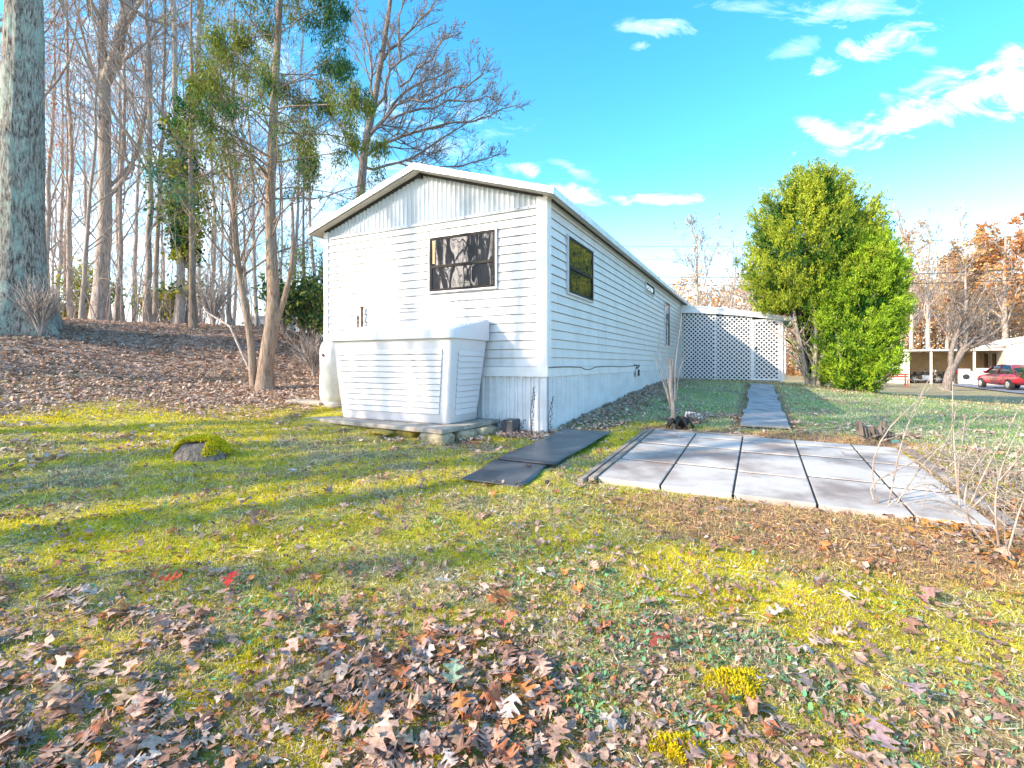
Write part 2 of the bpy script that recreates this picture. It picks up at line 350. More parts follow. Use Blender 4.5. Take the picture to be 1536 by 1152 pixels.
# gable panel, corrugated
m = MB(); n = 50; prof = [0, .008, .022, .008]
for i in range(n * 4):
    a0 = -WID + .02 + i * (WID - .04) / (n * 4); a1 = -WID + .02 + (i + 1) * (WID - .04) / (n * 4)
    t0, t1 = prof[i % 4], prof[(i + 1) % 4]
    m.add([(a0, -.006 - t0, ZG), (a1, -.006 - t1, ZG), (a1, -.006 - t1, max(ZG, under(a1))), (a0, -.006 - t0, max(ZG, under(a0)))], [(0, 1, 2, 3)])
m.build('gable_panel', M['gablepanel'], home)
m = MB(); m.box(-WID + .1, -.112, -.039, -.002, ZG - .012, ZG + .022); m.build('gable_flashing', M['gablepanel'], home)
for i in range(26):
    a = -3.6 + i * .135; box('screw', M['rust'], home, a, a + .012, -.043, -.0385, ZG - .002, ZG + .010)
# roof
def slab_ext(m, prof, b0, b1):
    n = len(prof); vs = [(a, b0, z) for a, z in prof] + [(a, b1, z) for a, z in prof]
    m.add(vs, [tuple(range(n))[::-1], tuple(range(n, 2 * n))] + [(i, (i + 1) % n, n + (i + 1) % n, n + i) for i in range(n)])
def rz(a): return ZR - SL * abs(a - RIDGE)
roof = MB(); slab_ext(roof, [(-3.97, rz(-3.97)), (RIDGE, ZR), (.17, rz(.17)), (.17, rz(.17) - .03), (RIDGE, ZR - .03), (-3.97, rz(-3.97) - .03)], -.19, LEN + .2)
roof = roof.build('roof', M['roofmetal'], home)
m = MB(); slab_ext(m, [(-3.95, rz(-3.95) - .031), (RIDGE, ZR - .031), (.15, rz(.15) - .031), (.15, rz(.15) - RT), (RIDGE, ZR - RT), (-3.95, rz(-3.95) - RT)], -.17, LEN + .18)
m.build('soffit', M['soffit'], roof)
m = MB()                                   # fascia boards: rakes and eaves
for s in (-1, 1):
    e = RIDGE + s * 2.075
    pa = [(RIDGE, ZR + .006), (e, rz(e) + .006), (e, rz(e) - .078), (RIDGE, ZR - .078)]
    m.add([(a, -.21, z) for a, z in pa] + [(a, -.192, z) for a, z in pa], [(0, 1, 2, 3)[::s], (7, 6, 5, 4)[::s], (0, 4, 5, 1), (2, 6, 7, 3), (1, 5, 6, 2)])
m.build('fascia', M['roofmetal'], roof)
for e in (.172, -3.99):
    m = MB(); z = rz(.17); m.box(e, e + .018, -.21, LEN + .2, z - .085, z + .006); m.build('gutter_strip', M['roofmetal'], roof)
m = MB()
for s in (-1, 1):
    m.bar((RIDGE, -.032, under(RIDGE) - .014), (RIDGE + s * 1.88, -.032, under(RIDGE + 1.88) - .014), .026, .05)
m.box(RIDGE - .025, RIDGE + .025, -.07, -.01, under(RIDGE) - .07, under(RIDGE) + .0); m.build('rake_gap_shade', M['dark'], home)  # dark bars painted as the shaded gap between soffit and gable panel
m = MB(); m.box(.004, .06, .1, LEN, W(2.085), W(2.12)); m.build('eave_gap_shade', M['dark'], home)  # solid dark strip standing in for the shade under the eave
# corner trims and belly band
for a0, a1, b0, b1 in ((-.11, .040, -.040, .0), (0.001, .040, .001, .10)):
    m = MB(); m.box(a0, a1, b0, b1, W(-.05) if a0 > -1 else 0, under(0) if a0 < 0 else W(2.12)); m.build('corner_trim', M['trim'], home, bevel=.004)
m = MB(); m.box(-WID - .02, -WID + .07, -.040, .1, ZB, under(-WID)); m.build('corner_trim', M['trim'], home, bevel=.004)
m = MB(); m.box(-WID, .044, -.046, -.001, ZS, ZB + .004); m.build('belly_band', M['trim'], home)
m = MB(); m.box(.001, .046, -.001, LEN, ZS, ZB + .004); m.build('belly_band', M['trim'], home)
# skirting
def corr(w0, w1, place, z0f, z1, per, dep, groove=False):
    m = MB(); n = int((w1 - w0) / per); pr = [(0, 0), (.12, dep), (.30, dep), (.42, 0), (.62, 0), (.68, dep * .5), (.74, 0)]
    if groove: pr = [(0, dep), (.55, dep), (.57, dep * .3), (.60, dep * .3), (.62, dep), (.93, dep), (.95, -dep), (.985, -dep)]
    pts = []
    for i in range(n):
        for f, d in pr: pts.append((w0 + (i + f) * per, d))
    pts.append((w1, 0)); vs = []
    for w, d in pts: vs += [place(w, d, z0f(w)), place(w, d, z1)]
    m.add(vs, [(2 * i, 2 * i + 2, 2 * i + 3, 2 * i + 1) for i in range(len(pts) - 1)]); return m
corr(-WID, .0, lambda w, d, z: (w, -.006 - d, z), lambda w: g1(*H(w, 0)) - gz - .08, ZS, .115, .026).build('skirting', M['skirt'], home)
corr(0, LEN, lambda w, d, z: (.014 + d, w, z), lambda w: g1(*H(0, w)) - gz - .08, ZS, .17, .010, True).build('skirting', M['skirt'], home)
m = MB(); m.box(-.04, .022, -.024, -.0, -.1, ZS); m.box(.002, .024, .0, .05, -.1, ZS); m.build('skirting_corner', M['skirt'], home)
m = MB(); m.box(-WID - .0, -WID + .02, 0, LEN, -.3, ZS); m.build('skirting', M['skirt'], home)
def window(parent, w0, w1, z0, z1, place, rail=.47, side=None, label=None):
    f = MB()
    def fr(m, a, b, c, d, t, o0, o1):
        for (x0, x1, y0, y1) in ((a, b, d - t, d), (a, b, c, c + t), (a, a + t, c + t, d - t), (b - t, b, c + t, d - t)):
            vs = [place(x, o, y) for o in (o0, o1) for x, y in ((x0, y0), (x1, y0), (x1, y1), (x0, y1))]
            m.add(vs, [(0, 1, 2, 3), (4, 5, 6, 7), (0, 1, 5, 4), (1, 2, 6, 5), (2, 3, 7, 6), (3, 0, 4, 7)])
    fr(f, w0, w1, z0, z1, .022, .0, .036)
    w = f.build('window', M['alu'], parent)
    if label: tag(w, label)
    f = MB(); fr(f, w0 + .023, w1 - .023, z0 + .023, z1 - .023, .034, .0, .030)
    if rail:
        zr = z0 + (z1 - z0) * rail
        vs = [place(x, o, y) for o in (.008, .034) for x, y in ((w0 + .058, zr - .018), (w1 - .058, zr - .018), (w1 - .058, zr + .018), (w0 + .058, zr + .018))]
        f.add(vs, [(0, 1, 2, 3), (4, 5, 6, 7), (0, 1, 5, 4), (1, 2, 6, 5), (2, 3, 7, 6), (3, 0, 4, 7)])
    f.build('frame', M['winframe'], w)
    spans = [(z0 + .05, z1 - .05)] if not rail else [(z0 + .05, zr - .01), (zr + .01, z1 - .05)]
    for k, (c, d) in enumerate(spans):
        p = MB(); o = .018 + .005 * k; p.add([place(w0 + .05, o, c), place(w1 - .05, o, c), place(w1 - .05, o, d), place(w0 + .05, o, d)], [(0, 1, 2, 3)])
        p.build('pane', M['glass'], w)
    return w
fp = lambda w, t, z: (w, -.022 - t, z)
sp_ = lambda w, t, z: (.022 + t, w, z)
w = window(home, -1.763, -.667, W(.99), W(1.785), fp, .46, label='wide front window mirroring bare trees')
m = MB(); m.box(-1.69, -1.655, -.050, -.048, W(1.40), W(1.72)); m.build('blind_edge', M['tan'], w)
window(home, .676, 1.838, W(.967), W(1.79), sp_, .46, label='square side window nearest the corner')
window(home, 5.85, 6.89, W(1.69), W(1.93), sp_, None, label='small high side window')
window(home, 8.49, 9.22, W(.52), W(1.76), sp_, .5, label='tall narrow side window')
m = MB(); m.box(4.78, 5.06, 0, 0, 0, 0)
m = MB(); m.box(.047, .09, 4.78, 5.0, W(-.27), W(-.10)); outlet = m.build('outlet_box', M['alu'], home, bevel=.01)
m = MB(); m.box(.091, .097, 4.80, 4.98, W(-.25), W(-.12)); m.build('outlet_cover', M['winframe'], outlet)
m = MB(); m.tube([(.06, 4.84, W(-.1)), (.08, 4.80, W(-.03)), (.05, 4.7, W(-.02))], .012, 6); m.tube([(.06, 4.93, W(-.1)), (.09, 4.98, W(-.03)), (.05, 5.05, W(-.02))], .012, 6); m.build('conduit', M['wire'], outlet)
# cables on the walls
m = MB(); pts = [(.056, b, W(-.045 + .006 * math.sin(b * 3)) - (.035 if 1.2 < b < 1.9 else 0) * math.sin((b - 1.2) / .7 * math.pi)) for b in np.linspace(-.03, 4.7, 50)]
m.tube(pts, .006, 5); o = m.build('wall_cable', M['wire'], None, (CX, CY, gz)); o.rotation_euler = (0, 0, RZ); tag(o, 'thin black cable clipped along the bottom course of the long side wall', 'cable')
m = MB(); pts = [(a, -.038, W(.80 + .045 * ((a + 2.0) / .6) ** 2)) for a in np.linspace(-2.55, -1.25, 20)]
m.tube(pts, .004, 5); o = m.build('wall_cable', M['wire'], None, (CX, CY, gz)); o.rotation_euler = (0, 0, RZ); tag(o, 'short thin wire sagging on the front siding below the window', 'cable')

# ------------------------------------------------------------------ lattice porch
B0 = 11.9; pg = g1(*H(1.5, B0)); pr = thing('lattice_porch', 'white lattice screened porch with shed roof on the far side of the home', 'porch', (*H(0, B0), pg), RZ)
def Wp(z): return CZ + z - pg
def ptop(a): return Wp(1.73) - .135 * a * (a / 3.2) ** .5 * .9
m = MB()
for k in range(16):
    a0, a1 = .04 + k * 3.3 / 16, .04 + (k + 1) * 3.3 / 16
    z0, z1 = ptop(a0) + .27 - .045 * a0, ptop(a1) + .27 - .045 * a1
    m.add([(a0, -.12, z0), (a1, -.12, z1), (a1, 5, z1), (a0, 5, z0), (a0, -.12, z0 - .05), (a1, -.12, z1 - .05), (a1, 5, z1 - .05), (a0, 5, z0 - .05)], [(0, 1, 2, 3), (7, 6, 5, 4), (0, 4, 5, 1), (3, 2, 6, 7)])
prf = m.build('roof', M['roofmetal'], pr)
m = MB()
for k in range(16):
    a0, a1 = .04 + k * 3.3 / 16, .04 + (k + 1) * 3.3 / 16
    z0, z1 = ptop(a0) + .22 - .045 * a0, ptop(a1) + .22 - .045 * a1
    m.add([(a0, -.1, z0), (a1, -.1, z1), (a1, -.08, z1), (a0, -.08, z0), (a0, -.1, ptop(a0)), (a1, -.1, ptop(a1)), (a1, -.08, ptop(a1)), (a0, -.08, ptop(a0))], [(0, 4, 5, 1), (3, 2, 6, 7), (4, 7, 6, 5)])
m.build('fascia', M['lattice'], prf)
def lattice(a0, a1, zb, zt, name, parent, step=.140):
    m = MB(); w = .036
    def clip(x0, s, c, off):
        pts = []
        # line z = s*(x - c)
        za = s * (a0 - c); zc = s * (a1 - c)
        xs = [a0, a1, c + zb / s, c + zt / s]; ok = sorted(x for x in xs if a0 - 1e-6 <= x <= a1 + 1e-6 and zb - 1e-6 <= s * (x - c) <= zt + 1e-6)
        if len(ok) < 2 or ok[-1] - ok[0] < .03: return
        m.bar((ok[0], off, s * (ok[0] - c)), (ok[-1], off, s * (ok[-1] - c)), w, .008)
    c = a0 - zt
    while c < a1 + zt:
        clip(a0, 1, c, -.006); clip(a0, -1, c + step * .37, .006); c += step
    o = m.build(name, M['lattice'], parent)
    return o
zb = .02
lattice(.03, 1.07, zb, ptop(.5) + .0, 'lattice_panel', pr); lattice(1.11, 2.17, zb, ptop(1.6) + .0, 'lattice_panel', pr)
door = lattice(2.25, 2.92, zb + .03, Wp(1.38), 'lattice_door', pr)
m = MB(); m.box(2.19, 2.25, -.025, .025, zb, Wp(1.42)); m.box(2.92, 2.98, -.025, .025, zb, Wp(1.42)); m.box(2.25, 2.92, -.025, .025, Wp(1.36), Wp(1.42)); m.box(2.25, 2.92, -.025, .025, zb, zb + .06); m.build('frame', M['lattice'], door)
m = MB(); m.box(2.27, 2.31, -.05, -.026, 1.0, 1.06); m.build('handle', M['dark'], door)
for a in (.0, 1.07, 2.15): 
    m = MB(); m.box(a, a + .04, -.02, .02, zb - .05, ptop(a + .02) + .05); m.build('post', M['lattice'], pr)
m = MB(); m.box(2.99, 3.06, -.03, .05, zb - .05, ptop(3.02) + .1); m.build('post', M['lattice'], pr)
m = MB(); m.box(.04, 2.98, -.03, .03, -.06, zb); m.build('bottom_rail', M['wood'], pr)
m = MB(); m.box(3.0, 3.03, 1.2, 4.9, 0, .9); m.box(3.0, 3.06, 4.84, 4.92, -.1, 2.0); m.build('side_wall', M['lattice'], pr)
m = MB(); m.box(.05, 3.0, 4.8, 4.84, 0, 2.3); m.build('back_wall', M['mesh'], pr)
m = MB(); m.add([(.05, .07, .02), (2.98, .07, .02), (2.98, .07, ptop(2.98) + .05), (.05, .07, ptop(.05) + .05)], [(0, 1, 2, 3)]); m.build('screen_and_shade', M['mesh'], pr)  # opaque dark sheet: porch screen with the shade behind the lattice coloured in
m = MB(); m.tube([(3.30, -.08, Wp(1.40)), (3.28, -.06, Wp(1.30)), (3.14, .02, Wp(1.12)), (3.12, .04, Wp(.9)), (3.12, .04, .05)], .03, 8); m.build('downspout', M['lattice'], pr)

# ------------------------------------------------------------------ storage box
sx0, sx1, sb0, sb1 = -2.60, -.90, -.836, -.15
bxz = CZ - .717
sbx = thing('storage_box', 'large white moulded resin storage bin with sloping lid on a slab before the front wall', 'storage bin', (*H(-1.75, -.5), bxz), RZ)
def rrect(x0, x1, y0, y1, r, n=5):
    out = []
    for cx, cy, s in ((x1 - r, y0 + r, -90), (x1 - r, y1 - r, 0), (x0 + r, y1 - r, 90), (x0 + r, y0 + r, 180)):
        for k in range(n + 1):
            t = R(s + 90 * k / n); out.append((cx + r * math.cos(t), cy + r * math.sin(t)))
    return out
def loft(rings, m, cap0=True, cap1=True):
    n = len(rings[0]); vs = [p for r in rings for p in r]; fs = []
    for i in range(len(rings) - 1):
        for k in range(n): fs.append((i * n + k, i * n + (k + 1) % n, (i + 1) * n + (k + 1) % n, (i + 1) * n + k))
    if cap0: fs.append(tuple(range(n))[::-1])
    if cap1: fs.append(tuple((len(rings) - 1) * n + k for k in range(n)))
    m.add(vs, fs)
HB = 1.03; hx, hy = .85, .343; tx, ty = .115, .075
def bodyx(z): return hx + tx * z / HB
def bodyy(z): return hy + ty * z / HB
m = MB(); rings = []
for z in (0, .015, .3, .6, .9, HB):
    k = -.012 if z == 0 else 0
    rings.append([(x, y, z) for x, y in rrect(-bodyx(z) - k, bodyx(z) + k, -bodyy(z) - k, bodyy(z) + k, .05)])
loft(rings, m); body = m.build('body', M['plastic'], sbx, smooth=True)
body.modifiers.new('e', 'EDGE_SPLIT').split_angle = R(50)
rows = 11; z0, z1 = .11, .90; m = MB()
for i in range(rows):
    za = z0 + (z1 - z0) * i / rows + .010; zb_ = z0 + (z1 - z0) * (i + 1) / rows; p = .022
    for s in (-1,):
        xa, xb = -bodyx(za) + .085, bodyx(za) - .12; 
        m.add([(xa, -bodyy(za) - .001, za), (xb, -bodyy(za) - .001, za), (xb, -bodyy(za) - p, za), (xa, -bodyy(za) - p, za), (xb, -bodyy(zb_) - .010, zb_), (xa, -bodyy(zb_) - .010, zb_)], [(0, 1, 2, 3), (3, 2, 4, 5), (1, 4, 2), (0, 3, 5)])
m.build('front_slats', M['plastic'], sbx); m = MB()
for i in range(rows):
    za = z0 - .01 + (z1 - z0) * i / rows; zb_ = z0 - .02 + (z1 - z0) * (i + 1) / rows; p = .018
    ya, yb = -bodyy(za) + .14, bodyy(za) - .08
    m.add([(bodyx(za) + .001, ya, za), (bodyx(za) + .001, yb, za), (bodyx(za) + p, yb, za), (bodyx(za) + p, ya, za), (bodyx(zb_) + .008, yb, zb_), (bodyx(zb_) + .008, ya, zb_)], [(0, 1, 2, 3), (3, 2, 4, 5), (1, 4, 2), (0, 3, 5)])
m.build('side_slats', M['plastic'], sbx)
lx, ly0, ly1 = hx + tx + .035, -(hy + ty) - .04, hy + ty + .02
m = MB()
def ltop(y, base): return base + .19 * max(0, (y - ly0)) / (ly1 - ly0)
rings = []
for ins, z, sl in ((0.005, HB - .012, 0), (0, HB - .008, 0), (0, HB + .066, 1), (.003, HB + .080, 1), (.009, HB + .087, 1), (.024, HB + .090, 1), (.2, HB + .092, 1)):
    rings.append([(x, y, ltop(y, z) if sl else z) for x, y in rrect(-lx + ins, lx - ins, ly0 + ins, ly1 - ins * .6, max(.06 - ins * .8, .01))])
loft(rings, m); lid = m.build('lid', M['plastic'], sbx, smooth=True); lid.modifiers.new('e', 'EDGE_SPLIT').split_angle = R(40)
for k in range(5):
    y = -.18 + k * .11; box('lid_rib', M['plastic'], lid, .86, .93, y, y + .03, ltop(y, HB + .085), ltop(y, HB + .085) + .022, bevel=.005)
# slab and blocks
def prism(m, ab, z0, z1):
    n = len(ab); p = [H(*q) for q in ab]
    m.add([(x, y, z0) for x, y in p] + [(x, y, z1) for x, y in p], [tuple(range(n))[::-1], tuple(range(n, 2 * n))] + [(i, (i + 1) % n, n + (i + 1) % n, n + i) for i in range(n)])
m = MB(); prism(m, [(-3.12, -1.0), (-1.9, -1.16), (-.70, -1.25), (-.62, -.04), (-2.0, -.03), (-3.08, -.03)], bxz - .052, bxz - .001)
o = m.build('base_slab', M['slab'], bevel=.012); tag(o, 'thin weathered slab under the white storage bin, resting on old blocks', 'slab')
def rock(name, loc, sx, sy, sz, matn, label, cat, rz=0, seed=0, rough=.12, group=None):
    rg = random.Random(seed); m = MB(); nn = 5; vs = {}; fs = []
    def vid(i, j, k):
        if (i, j, k) not in vs:
            x, y, z = (2 * i / nn - 1), (2 * j / nn - 1), (2 * k / nn - 1)
            s = 1 - .10 * ((abs(x) > .9) + (abs(y) > .9) + (abs(z) > .9) - 1)
            vs[(i, j, k)] = (len(vs), (x * s * sx / 2 * (1 + rg.uniform(-rough, rough) * .5), y * s * sy / 2 * (1 + rg.uniform(-rough, rough) * .5), z * s * sz / 2 * (1 + rg.uniform(-rough, rough))))
        return vs[(i, j, k)][0]
    for i in range(nn):
        for j in range(nn):
            for a in (0, nn):
                for f in (lambda u, v: (u, v, a), lambda u, v: (u, a, v), lambda u, v: (a, u, v)):
                    fs.append(tuple(vid(*f(u, v)) for u, v in ((i, j), (i + 1, j), (i + 1, j + 1), (i, j + 1))))
    m.add([p for _, p in sorted(vs.values())], fs); o = m.build(name, M[matn], None, loc, smooth=True); o.rotation_euler = (0, 0, rz)
    return tag(o, label, cat, group)
def blk(a, b, sx, sy, sz, matn, label, seed, name='concrete_block', dz=0):
    x, y = H(a, b); g = g1(x, y); top = bxz - .055; h = min(max(top - g + .04, .06), sz)
    rock(name, (x, y, top - h / 2 + dz), sx, sy, h, matn, label, 'block', RZ, seed, group='blocks under the slab')
blk(-2.05, -1.0, .36, .22, .3, 'mossblock', 'yellowish moss-stained block under the front edge of the slab', 1)
blk(-1.62, -1.05, .22, .2, .3, 'stone', 'dark grey block in the gap beside the yellowish block', 2)
blk(-1.30, -1.07, .26, .2, .3, 'mossblock', 'small orange-stained block under the slab front', 3)
blk(-.86, -1.12, .36, .26, .3, 'block', 'rough pale block under the front right corner of the slab', 4)
blk(-.70, -.80, .24, .28, .3, 'block', 'grey block in the middle of the right edge of the slab', 5)
blk(-.66, -.42, .24, .36, .3, 'block', 'grey block under the right edge of the slab nearest the home', 6)
blk(-2.95, -.82, .3, .22, .3, 'stone', 'flat grey block under the left front corner of the slab', 7)
m = MB(); m.box(-.17, .17, -.07, .07, 0, .022); x, y = H(-1.45, -1.22); o = m.build('plank', M['mossblock'], None, (x - .1, y, bxz - .082)); o.rotation_euler = (0, .05, RZ - .06); tag(o, 'thin orange-brown board wedged below the slab front', 'board')
m = MB(); m.box(-.08, .08, -.13, .13, 0, .19); m.box(-.065, .065, -.11, .11, .19, .20); x, y = H(-.42, -.12); o = m.build('plastic_bin', M['rubber'], None, (x, y, g1(x, y) - .02), bevel=.01); o.rotation_euler = (0, 0, RZ); tag(o, 'small dark box standing on the leaves against the skirting, right of the slab', 'box')
# gas cylinder
tx_, ty_ = H(-3.42, -.24); tz = CZ - .60
gc = thing('gas_cylinder', 'tall off-white gas cylinder at the left corner of the home', 'gas cylinder', (tx_, ty_, tz))
m = MB(); m.lathe([(.0, .0), (.12, .0), (.135, .03), (.165, .07), (.178, .12), (.178, .80), (.17, .86), (.14, .93), (.09, .97), (.0, .985)], 28); m.build('tank', M['tank'], gc, smooth=True)
m = MB(); m.lathe([(.13, -.03), (.14, -.03), (.14, .03), (.13, .03)], 28); m.build('foot_ring', M['tank'], gc, smooth=True)
m = MB(); m.lathe([(.09, .95), (.095, 1.05), (.085, 1.06), (.08, .96)], 20); m.build('valve_guard', M['tank'], gc, smooth=True)
m = MB(); m.lathe([(.02, .97), (.02, 1.04), (.035, 1.045), (.035, 1.06), (0, 1.06)], 12); m.build('valve', M['chrome'], gc, smooth=True)
m = MB(); vs = []
for i in range(7):
    t = R(232 + i * 9)
    for z in (.60, .80): vs.append((.1795 * math.cos(t), .1795 * math.sin(t), z))
m.add(vs, [(2 * i, 2 * i + 2, 2 * i + 3, 2 * i + 1) for i in range(6)]); st = m.build('sticker', M['trim'], gc)
m = MB(); vs = []
for i in range(4):
    t = R(236 + i * 7); vs += [(.1805 * math.cos(t), .1805 * math.sin(t), .70 + .02 * (i % 2)), (.1805 * math.cos(t), .1805 * math.sin(t), .77 - .03 * abs(i - 1.5))]
m.add(vs, [(2 * i, 2 * i + 2, 2 * i + 3, 2 * i + 1) for i in range(3)]); m.build('flame_mark', M['rust'], st)
rock('paving_block', (tx_, ty_ , tz - .06), .5, .42, .09, 'block', 'flat stone block below the gas cylinder', 'block', RZ, 21, .05)
x, y = H(-3.78, -.35); m = MB(); m.box(-.3, .3, -.17, .17, -.02, .03); o = m.build('board', M['slab'], None, (x, y, g1(x, y) + .02), bevel=.006); o.rotation_euler = (0, .05, RZ + .2); tag(o, 'flat weathered board on the ground left of the gas cylinder', 'board')
for k, (a, h, r) in enumerate(((-2.98, 2.12, .019), (-3.06, 1.98, .015))):
    x, y = H(a, -.07); g = g1(x, y); m = MB(); m.tube([(0, 0, 0), (0, 0, h - g), (0, 0, h - g + .001)], [r, r, r], 10); m.tube([(0, 0, h - g - .05), (0, 0, h - g)], r * 1.3, 10)
    tag(m.build('vent_pipe', M['rust'], None, (x, y, g)), ['taller rusty pipe rising behind the storage bin by the front wall', 'shorter rusty pipe rising behind the storage bin by the front wall'][k], 'pipe')

# ------------------------------------------------------------------ rubber mat, patio, walkway, road
def sheet(name, a0, a1, b0, b1, zf, matn, label, cat, n=14, th=.008, jig=.02, kind=None, seed=0):
    m = MB(); rg = random.Random(seed); vs = []
    for i in range(n + 1):
        for j in range(n + 1):
            a = a0 + (a1 - a0) * i / n; b = b0 + (b1 - b0) * j / n
            if i in (0, n): a += (vnoise(b * 3, seed, seed) - .5) * jig * 2
            if j in (0, n): b += (vnoise(a * 3, seed + 5, seed) - .5) * jig * 2
            x, y = H(a, b); vs.append((x, y, zf(a, b, x, y)))
    k = lambda i, j: i * (n + 1) + j
    m.add(vs, [(k(i, j), k(i + 1, j), k(i + 1, j + 1), k(i, j + 1)) for i in range(n) for j in range(n)])
    o = m.build(name, M[matn], smooth=True); so = o.modifiers.new('s', 'SOLIDIFY'); so.thickness = th; so.offset = 1
    return tag(o, label, cat, kind=kind)
def gzf(off): return lambda a, b, x, y: float(ground(np.array(x), np.array(y), False)) + off + .012 * (float(vnoise(a * 4, b * 3, 9)) - .5)
sheet('rubber_mat', .19, .77, -1.62, .22, gzf(.034), 'rubber', 'black rubber sheet lying between the home corner and the patio', 'rubber mat', jig=.01)
sheet('rubber_mat', .20, .72, -2.28, -1.55, gzf(.022), 'rubber', 'shorter black rubber sheet partly under leaves at the near end of the longer one', 'rubber mat', seed=3, jig=.03)
# patio slabs, one thing each
cols = [1.19, 1.70, 2.22, 2.75, 3.28, 3.68]; rowsb = [-1.73, -.98, -.12, .42, .72]
nm = ['front', 'second', 'third', 'back']; cn = ['leftmost column', 'second column from the left', 'middle column', 'fourth column from the left', 'rightmost column']
offs = [0, .03, -.04, .05, -.03]
for i in range(5):
    for j in range(4):
        ja = offs[i] if 0 < j < 4 else 0; jb = offs[i] if 0 < j + 1 < 4 else 0
        g = .008; a0, a1 = cols[i] + g, cols[i + 1] - g; b0, b1 = rowsb[j] + ja + (.03 if j else 0), rowsb[j + 1] + jb - (.03 if j < 3 else 0)
        m = MB(); prism_z = []
        q4 = [(a0, b0), (a1, b0), (a1, b1), (a0, b1)]; rg = random.Random(i * 10 + j); dz = rg.uniform(-.0025, .0025)
        top = [(*H(a, b), patio_z(a, b) + dz + rg.uniform(-.0015, .0015)) for a, b in q4]
        m.add([(x, y, z - .05) for x, y, z in top] + top, [(3, 2, 1, 0), (4, 5, 6, 7), (0, 1, 5, 4), (1, 2, 6, 5), (2, 3, 7, 6), (3, 0, 4, 7)])
        o = m.build('paving_slab', M['paver'], bevel=.006); tag(o, 'pale concrete paving slab, %s row, %s of the patio' % (nm[j], cn[i]), 'paving slab', 'paving slabs of the patio')
m = MB(); q4 = [(*H(a, b), patio_z(a, b) - .010) for a, b in ((1.2, -1.72), (3.67, -1.72), (3.67, .71), (1.2, .71))]; m.add(q4, [(0, 1, 2, 3)]); tag(m.build('joint_dirt', M['dark']), 'dark dirt in the joints of the patio', None, kind='structure')
def plank(a0, b0, a1, b1, w, h, label, zoff=0, matn='wood'):
    m = MB(); p = H(a0, b0); q = H(a1, b1); P0 = (*p, patio_z(a0, b0) + zoff); P1 = (*q, patio_z(a1, b1) + zoff)
    c = ((p[0] + q[0]) / 2, (p[1] + q[1]) / 2, (P0[2] + P1[2]) / 2)
    m.bar(tuple(np.array(P0) - c), tuple(np.array(P1) - c), w, h); o = m.build('edging_board', M[matn], None, c, bevel=.004); tag(o, label, 'edging board', 'boards edging the patio')
plank(1.165, -1.80, 1.165, .74, .028, .05, 'long thin board edging the left side of the patio, next to the slabs')
plank(1.09, -1.86, 1.10, .66, .03, .05, 'thin outer board running parallel outside the left edging board', -.01)
plank(3.74, -1.85, 3.74, .20, .032, .06, 'near grey board edging the right side of the patio', .01)
plank(3.76, .22, 3.72, .95, .032, .06, 'far short board edging the right side of the patio', .0)
plank(1.2, .775, 2.4, .775, .026, .04, 'thin board half buried along the back of the patio')
def strip(name, a0, a1, b0, b1, off, matn, label, n=30, kind='structure'):
    m = MB(); vs = []
    for i in range(n + 1):
        b = b0 + (b1 - b0) * i / n
        for a in (a0, a1):
            x, y = H(a + (float(vnoise(b * 2.2, a, 4)) - .5) * .06, b); vs.append((x, y, float(ground(np.array(x), np.array(y), False)) + off))
    m.add(vs, [(2 * i, 2 * i + 1, 2 * i + 3, 2 * i + 2) for i in range(n)])
    o = m.build(name, M[matn]); so = o.modifiers.new('s', 'SOLIDIFY'); so.thickness = .03; so.offset = 0; tag(o, label, None, kind=kind); return o
for k, (b0, b1) in enumerate([(1.5, 3.4), (3.42, 5.4), (5.42, 7.4), (7.42, 9.4)]):
    strip('walkway', 2.17 + .02 * (k % 2), 2.74, b0, b1, .03, 'walk', 'grey concrete walkway', n=10)
# road: runs roughly along the home on the right
def roadpt(t): return np.array([17.5 + .40 * t + .002 * t * t, 8 + .93 * t])
m = MB(); vs = []
ts = np.linspace(-60, 110, 120)
for t in ts:
    p = roadpt(t); d = roadpt(t + .1) - p; d /= np.linalg.norm(d); nrm = np.array([d[1], -d[0]])
    for w in (0, 2.6, 5.2):
        q_ = p + nrm * w; vs.append((q_[0], q_[1], float(ground(np.array(q_[0]), np.array(q_[1]))) + .05))
m.add(vs, [(3 * i + j, 3 * i + j + 1, 3 * i + j + 4, 3 * i + j + 3) for i in range(len(ts) - 1) for j in (0, 1)])
tag(m.build('road', M['asphalt'], smooth=True), 'narrow asphalt road', None, kind='structure')

# ------------------------------------------------------------------ trees
rng = np.random.default_rng(5)
def tubes(groups):                       # groups: list of (P (m,n,3), R (m,n), sides)
    Vs = []; Qs = []; off = 0
    for P, Rr, k in groups:
        if len(P) == 0: continue
        P = np.asarray(P); Rr = np.asarray(Rr); mm, n, _ = P.shape
        T = np.gradient(P, axis=1); T /= np.linalg.norm(T, axis=2, keepdims=True) + 1e-9
        mean = P[:, -1] - P[:, 0]; ref = np.where((np.abs(mean[:, 2]) > .8 * np.linalg.norm(mean, axis=1))[:, None], [1., .07, 0], [0., .03, 1.])
        A = np.cross(T, ref[:, None, :]); A /= np.linalg.norm(A, axis=2, keepdims=True) + 1e-9; Bn = np.cross(A, T)
        th = np.arange(k) * 2 * np.pi / k
        V = P[:, :, None] + (A[:, :, None] * np.cos(th)[:, None] + Bn[:, :, None] * np.sin(th)[:, None]) * Rr[:, :, None, None]
        I = np.arange(mm * n * k).reshape(mm, n, k) + off
        Q = np.stack([I[:, :-1], np.roll(I[:, :-1], -1, 2), np.roll(I[:, 1:], -1, 2), I[:, 1:]], -1)
        Vs.append(V.reshape(-1, 3)); Qs.append(Q.reshape(-1, 4)); off += mm * n * k
    return np.concatenate(Vs), np.concatenate(Qs)
